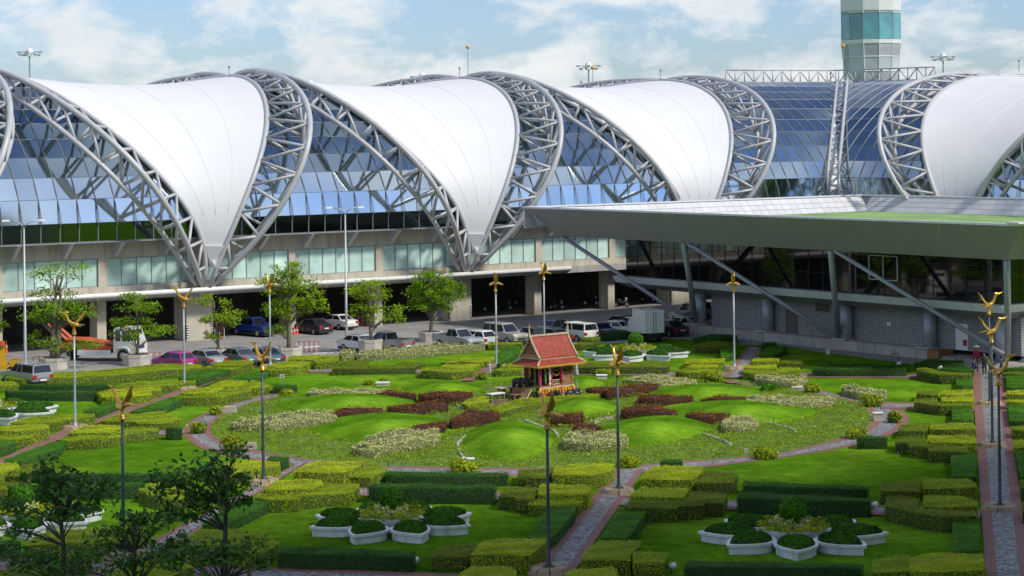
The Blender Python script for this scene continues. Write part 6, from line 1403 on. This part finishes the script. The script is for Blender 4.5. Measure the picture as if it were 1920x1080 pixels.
for i, (x, y, z, lab) in enumerate(ELS):
    q = lp(x, y, z); r = RS-1.2+i*.5
    if z > 0:
        mb = MB(); mb.box(q[0]-.32, q[0]+.32, q[1]-.32, q[1]+.32, 0, z-.005); mb.obj('statue_block', M_WOOD, None, label='wooden pedestal under the '+('highest' if i == 0 else 'second')+' black elephant left of the ladder', category='pedestal')
    if i == 0: EL.location = q; EL.rotation_euler = (0, 0, r); EL['label'] = lab
    else: dup(EL, q, r, lab)
def table(c, w, d, h, m, lab, legs=True):
    T = thing('offering_table', lab, 'table', c); f = lambda x, y, z: c+ux*x+uy*y+[0, 0, z]
    def bx(x0, x1, y0, y1, z0, z1, nm, mm): mb = MB(); mb.hexa([f(x0,y0,z0), f(x1,y0,z0), f(x1,y1,z0), f(x0,y1,z0)], [f(x0,y0,z1), f(x1,y0,z1), f(x1,y1,z1), f(x0,y1,z1)]); mb.obj(nm, mm, T)
    bx(-w, w, -d, d, h-.06, h, 'tabletop', m)
    if legs:
        for sx in (-1, 1):
            for sy in (-1, 1): bx(sx*w*.88-.02, sx*w*.88+.02, sy*d*.85-.02, sy*d*.85+.02, 0, h-.061, 'leg', M_GALV)
    else:
        for sx in (-.55, .55): bx(sx*w-.16, sx*w+.16, -d*.6, d*.6, 0, h-.061, 'pedestal', M_WOOD)
gt = G(952, 747); table(gt, 1.0, .45, .85, M_WOODL, 'long wooden offering table left of the shrine ladder', False); table(G(930, 757), .62, .30, .75, M_WHT, 'white topped steel table in front of the wooden one'); table(G(968, 752), .4, .3, .5, M_WOOD, 'low wooden bench between the tables and the shrine')
sheet('brick_floor', [[G(*q)[:2] for q in [(895,765),(930,768),(985,758),(960,748),(905,752)]]], .05, M_BRICK)
# small offerings crowding the shrine front
M_OFF = [pm('offering_'+n, c, .6) for n, c in (('white', (.7,.68,.62)), ('orange', (.7,.28,.03)), ('brown', (.22,.1,.04)), ('black', (.03,.03,.03)), ('pink', (.6,.15,.2)))]
labs = ['white', 'orange', 'brown', 'black', 'pink']
for i in range(44):
    x, y = random.uniform(-2.3, 1.6), random.uniform(-1.75, -1.05)
    if i > 34: x, y = random.uniform(-2.9, -1.8), random.uniform(-.6, 1.2)
    k = random.randrange(5); q = lp(x, y); h = random.uniform(.15, .45); mb = MB(); mb.lathe([(.07, 0), (.10, h*.3), (.05, h*.7), (.06, h*.8), (.01, h)], q, 8)
    mb.obj('offering_figure', M_OFF[k], None, True, label='small '+labs[k]+' offering figure '+('beside the ladder of the shrine' if i > 34 else 'at the left front of the shrine' if x < -1. else 'below the shrine balcony' if x < .4 else 'at the right front of the shrine'), category='figurine', group='small offerings at the shrine')
def chedi(x, y, lab, s=1., zb=1.2):
    g = G(x, y); T = thing('tiered_lantern', lab, 'ornament', g); mb = MB(); mb.path([g, g+[0, 0, zb]], .03, 6); mb.obj('pole', M_GALV, T)
    mb = MB(); mb.lathe([(r*s, zb+z*s) for r, z in ((.05,0),(.24,.05),(.14,.2),(.22,.25),(.12,.42),(.18,.46),(.1,.62),(.14,.66),(.07,.82),(.10,.85),(.03,1.1),(.01,1.5))], g, 10); mb.obj('tiers', M_PANEL, T, True)
chedi(1080, 738, 'silver tiered parasol ornament on a pole right of the shrine', 1.05, 1.35); chedi(1083, 741, 'small silver spire at ground level right of the shrine', .55, .1); chedi(919, 738, 'thin brown tiered ornament on a pole left of the shrine', .6, 1.5)
# stone markers along the pebble path, garden signs, small fittings
M_MARK = pm('pale_stone_block', (.42, .38, .31), .85, var=.25, scale=4, bump=.3)
def marker(x, y, w, h, lab, m=M_MARK, top=True):
    g = G(x, y); k = g[1]/F; a = w*k/2; hh = h*k; T = thing('stone_marker', lab, 'stone marker', g)
    mb = MB(); mb.hexa([(g[0]-a, g[1]-a*.7, 0), (g[0]+a, g[1]-a*.7, 0), (g[0]+a, g[1]+a*.7, 0), (g[0]-a, g[1]+a*.7, 0)], [(g[0]-a*.9, g[1]-a*.6, hh), (g[0]+a*.9, g[1]-a*.6, hh), (g[0]+a*.9, g[1]+a*.6, hh), (g[0]-a*.9, g[1]+a*.6, hh)]); mb.obj('block', m, T)
    if top: mb = MB(); mb.box(g[0]-a*1.05, g[0]+a*1.05, g[1]-a*.75, g[1]+a*.75, hh+.002, hh+.07); mb.obj('cap', M_PANEL, T)
marker(431, 775, 24, 13, 'pale stone block on the pebble path at upper left', top=False); marker(470, 842, 22, 12, 'rough stone block on the pebble path at lower left', top=False)
marker(718, 722, 24, 4, 'white flat marker block on the back lawn'); marker(878, 866, 22, 5, 'white and dark marker behind the front shrub'); marker(1646, 789, 18, 14, 'dark stone lantern block with a pale cap at the right bend')
marker(1495, 729, 22, 3, 'white flat marker by the right shrub on the bend'); marker(1128, 710, 20, 6, 'white stone marker right of the shrine'); marker(1399, 850, 9, 9, 'small stone block left of the front right shrub', top=False); marker(1552, 664, 6, 9, 'white round post cap on the lawn by the pavilion', M_WHT, False)
def gsign(x, y, yt, w, h, lab):
    g = G(x, y); zt = P(x, yt, g[1])[2]; k = g[1]/F; T = thing('garden_sign', lab, 'sign', g); mb = MB(); mb.path([g, g+[0, 0, zt]], .025, 6); mb.obj('stake', M_MULL, T)
    mb = MB(); mb.box(g[0]-w*k/2, g[0]+w*k/2, g[1]-.03, g[1]-.001, zt-h*k, zt); b_ = mb.obj('board', M_WHT, T); mb = MB(); mb.box(g[0]-w*k*.3, g[0]+w*k*.3, g[1]-.036, g[1]-.031, zt-h*k*.7, zt-h*k*.3); mb.obj('print', M_TRIM, b_)
gsign(529, 722, 702, 8, 6, 'small white sign on a stake above the little dark hedge')
def flood(x, y, lab):
    g = G(x, y); T = thing('spotlight', lab, 'spotlight', g, 'small garden spotlights'); mb = MB(); mb.path([g, g+[0, 0, .25]], .03, 6); mb.obj('stem', M_TRIM, T); mb = MB(); mb.path([g+[-.1, .08, .26], g+[.12, -.12, .36]], [.10, .15], 10); mb.obj('head', M_WHT, T, True)
for x, y, l in [(777,1064,'white spotlight at the right end of the middle front dark hedge'), (1259,1075,'white spotlight beside the square hedge at the bottom'), (1638,958,'white spotlight at the right end of the right dark pair'), (791,668,'tiny dark spotlight under the cream hedge by the car park'), (1685,689,'white spotlight on the dark strip by the pavilion'), (1762,697,'white spotlight beside the dark hedge near the people')]: flood(x, y, l)
def wpost(x, y, yt, lab):
    g = G(x, y); zt = P(x, yt, g[1])[2]; T = thing('metal_stake', lab, 'stake', g, 'thin metal stakes in the garden'); mb = MB(); mb.path([g, g+[0, 0, zt]], .022, 6); mb.obj('rod', M_TRIM, T); mb = MB(); mb.lathe([(.04, zt), (.04, zt+.06)], g, 8); mb.obj('cap', M_TRIM, T)
for x, y, yt, l in [(824,906,888,'thin stake in the back dark hedge of the middle lawn'), (1231,714,706,'thin stake on the sparse pale bed'), (993,1073,1052,'thin stake in the large bright bottom hedge'), (1451,803,785,'thin stake beside the small right cream clump'), (728,876,868,'thin stake on the pebble path rim at front')]: wpost(x, y, yt, l)
def hoop(x, y, lab):
    g = G(x, y); T = thing('metal_hoop', lab, 'hoop', g, 'metal hoops'); mb = MB(); mb.path([g+[-.28, 0, 0], g+[-.28, 0, .6], g+[-.2, 0, .68], g+[.2, 0, .68], g+[.28, 0, .6], g+[.28, 0, 0]], .028, 6); mb.obj('tube', M_TRIM, T)
hoop(1679, 679, 'dark metal hoop by the road at the pavilion plinth end'); hoop(1786, 686, 'dark metal hoop on the ramp near the people')
# ------------------------------------------------------------ people
M_SKIN = pm('skin', (.36, .20, .13), .6); M_HAIR = pm('black_hair', (.012, .010, .010), .6)
def person(g, yaw, top, bottom, lab, pose='stand', hat=False, jacket=False, s=1.):
    T = localthing('person', lab, 'person', g, None, yaw); me = bpy.data.meshes.new('body'); V, E, Rr = [], [], []
    def v(p, r): V.append(tuple(np.array(p)*s)); Rr.append(r*s); return len(V)-1
    def chain(i, pts):
        for p, r in pts: j = v(p, r); E.append((i, j)); i = j
        return i
    if pose == 'stand':
        pel = v((0, 0, .95), .145); ch = chain(pel, [((0, 0, 1.15), .135), ((.0, 0, 1.36), .15), ((0, 0, 1.47), .07), ((.02, 0, 1.56), .065), ((.03, 0, 1.66), .095), ((.025, 0, 1.74), .07)])
        for sd in (-1, 1):
            chain(pel, [((.02, sd*.10, .85), .10), ((.06*sd, sd*.11, .48), .065), ((-.06*sd-.02, sd*.11, .10), .045), ((-.06*sd+.13, sd*.12, .03), .035)])
            chain(2, [((0, sd*.20, 1.38), .065), ((-.06*sd, sd*.25, 1.10), .045), ((.10*sd+.05, sd*.26, .86), .035), ((.12*sd+.07, sd*.26, .77), .032)])
    else:                             # sitting low, knees drawn up
        pel = v((0, 0, .28), .16); chain(pel, [((.05, 0, .50), .14), ((.12, 0, .72), .14), ((.16, 0, .82), .06), ((.19, 0, .90), .06), ((.22, 0, .99), .09), ((.22, 0, 1.06), .065)])
        for sd in (-1, 1):
            chain(pel, [((.10, sd*.12, .28), .10), ((.42, sd*.14, .48), .07), ((.40, sd*.14, .10), .045), ((.52, sd*.14, .03), .035)])
            chain(2, [((.13, sd*.19, .74), .06), ((.25, sd*.22, .52), .045), ((.42, sd*.14, .50), .035)])
    me.from_pydata(V, E, []); o = bpy.data.objects.new('body', me); S.collection.objects.link(o); o.parent = T; ROOT[o.name] = (0, 0, 0)
    mod = o.modifiers.new('skin', 'SKIN')
    for i, d in enumerate(me.skin_vertices[0].data): d.radius = (Rr[i], Rr[i])
    me.skin_vertices[0].data[0].use_root = True
    o.modifiers.new('sub', 'SUBSURF').levels = 1; o.modifiers['sub'].render_levels = 1
    # clothing by height: one body mesh, colours split after evaluation
    dg = bpy.context.evaluated_depsgraph_get(); ev = o.evaluated_get(dg); m2 = bpy.data.meshes.new_from_object(ev); o.modifiers.clear(); o.data = m2
    m2.materials.clear()
    for m in (top, bottom, M_SKIN, M_TRIM): m2.materials.append(m)
    zn, zw = (1.50, .97) if pose == 'stand' else (.82, .40)
    for f in m2.polygons:
        c = f.center/s; z = c.z; arm = abs(c.y) > .17 and pose == 'stand'
        f.use_smooth = True
        f.material_index = 2 if z > zn or (arm and z < .84 and z > .7) else 3 if z < .07 else 0 if (z > zw or (arm and z > .7)) else 1
    hz, hx = (1.70, .02) if pose == 'stand' else (1.03, .21)
    mb = MB(); mb.ell((hx*s-.02, 0, (hz+.02)*s), (.105*s, .10*s, .105*s), 12, 8); mb.obj('hair', M_HAIR, T, True)
    if hat: mb = MB(); mb.lathe([(.27*s, (hz+.03)*s), (.26*s, (hz+.06)*s), (.13*s, (hz+.08)*s), (.11*s, (hz+.17)*s), (.03*s, (hz+.19)*s)], (hx*s, 0, 0), 16); mb.obj('hat', pm('straw_hat', (.62, .58, .42), .8), T, True)
    return T
def cl(n, c): return pm(n, c, .85, var=.15, scale=8)
person(G(1846, 704), math.radians(85), cl('dark_suit', (.018, .02, .03)), cl('dark_suit', (.018, .02, .03)), 'man in a dark suit walking up the right path, seen from behind')
person(G(1831, 692), math.radians(60), cl('red_top', (.32, .02, .04)), cl('dark_trousers', (.03, .03, .04)), 'woman in a red top and pale hat at the end of the right path', hat=True)
person(G(1823, 698), math.radians(-20), cl('purple_top', (.06, .03, .14)), cl('navy_trousers', (.02, .025, .05)), 'person in purple sitting low beside the hedge corner', pose='sit')
person(G(1878, 713), math.radians(150), cl('dark_top', (.04, .035, .04)), cl('pale_blue_trousers', (.25, .45, .6)), 'person in pale blue trousers partly hidden behind the right lamp poles')
mb = MB(); q = G(1851, 700); mb.box(q[0]-.02, q[0]+.24, q[1]-.1, q[1]+.1, .25, .62); mb.obj('white_bag', M_WHT, None, label='white bag hanging at the side of the suited man', category='bag')
print('polys', sum(len(o.data.polygons) for o in bpy.data.objects if o.type == 'MESH'), 'objects', len(bpy.data.objects))
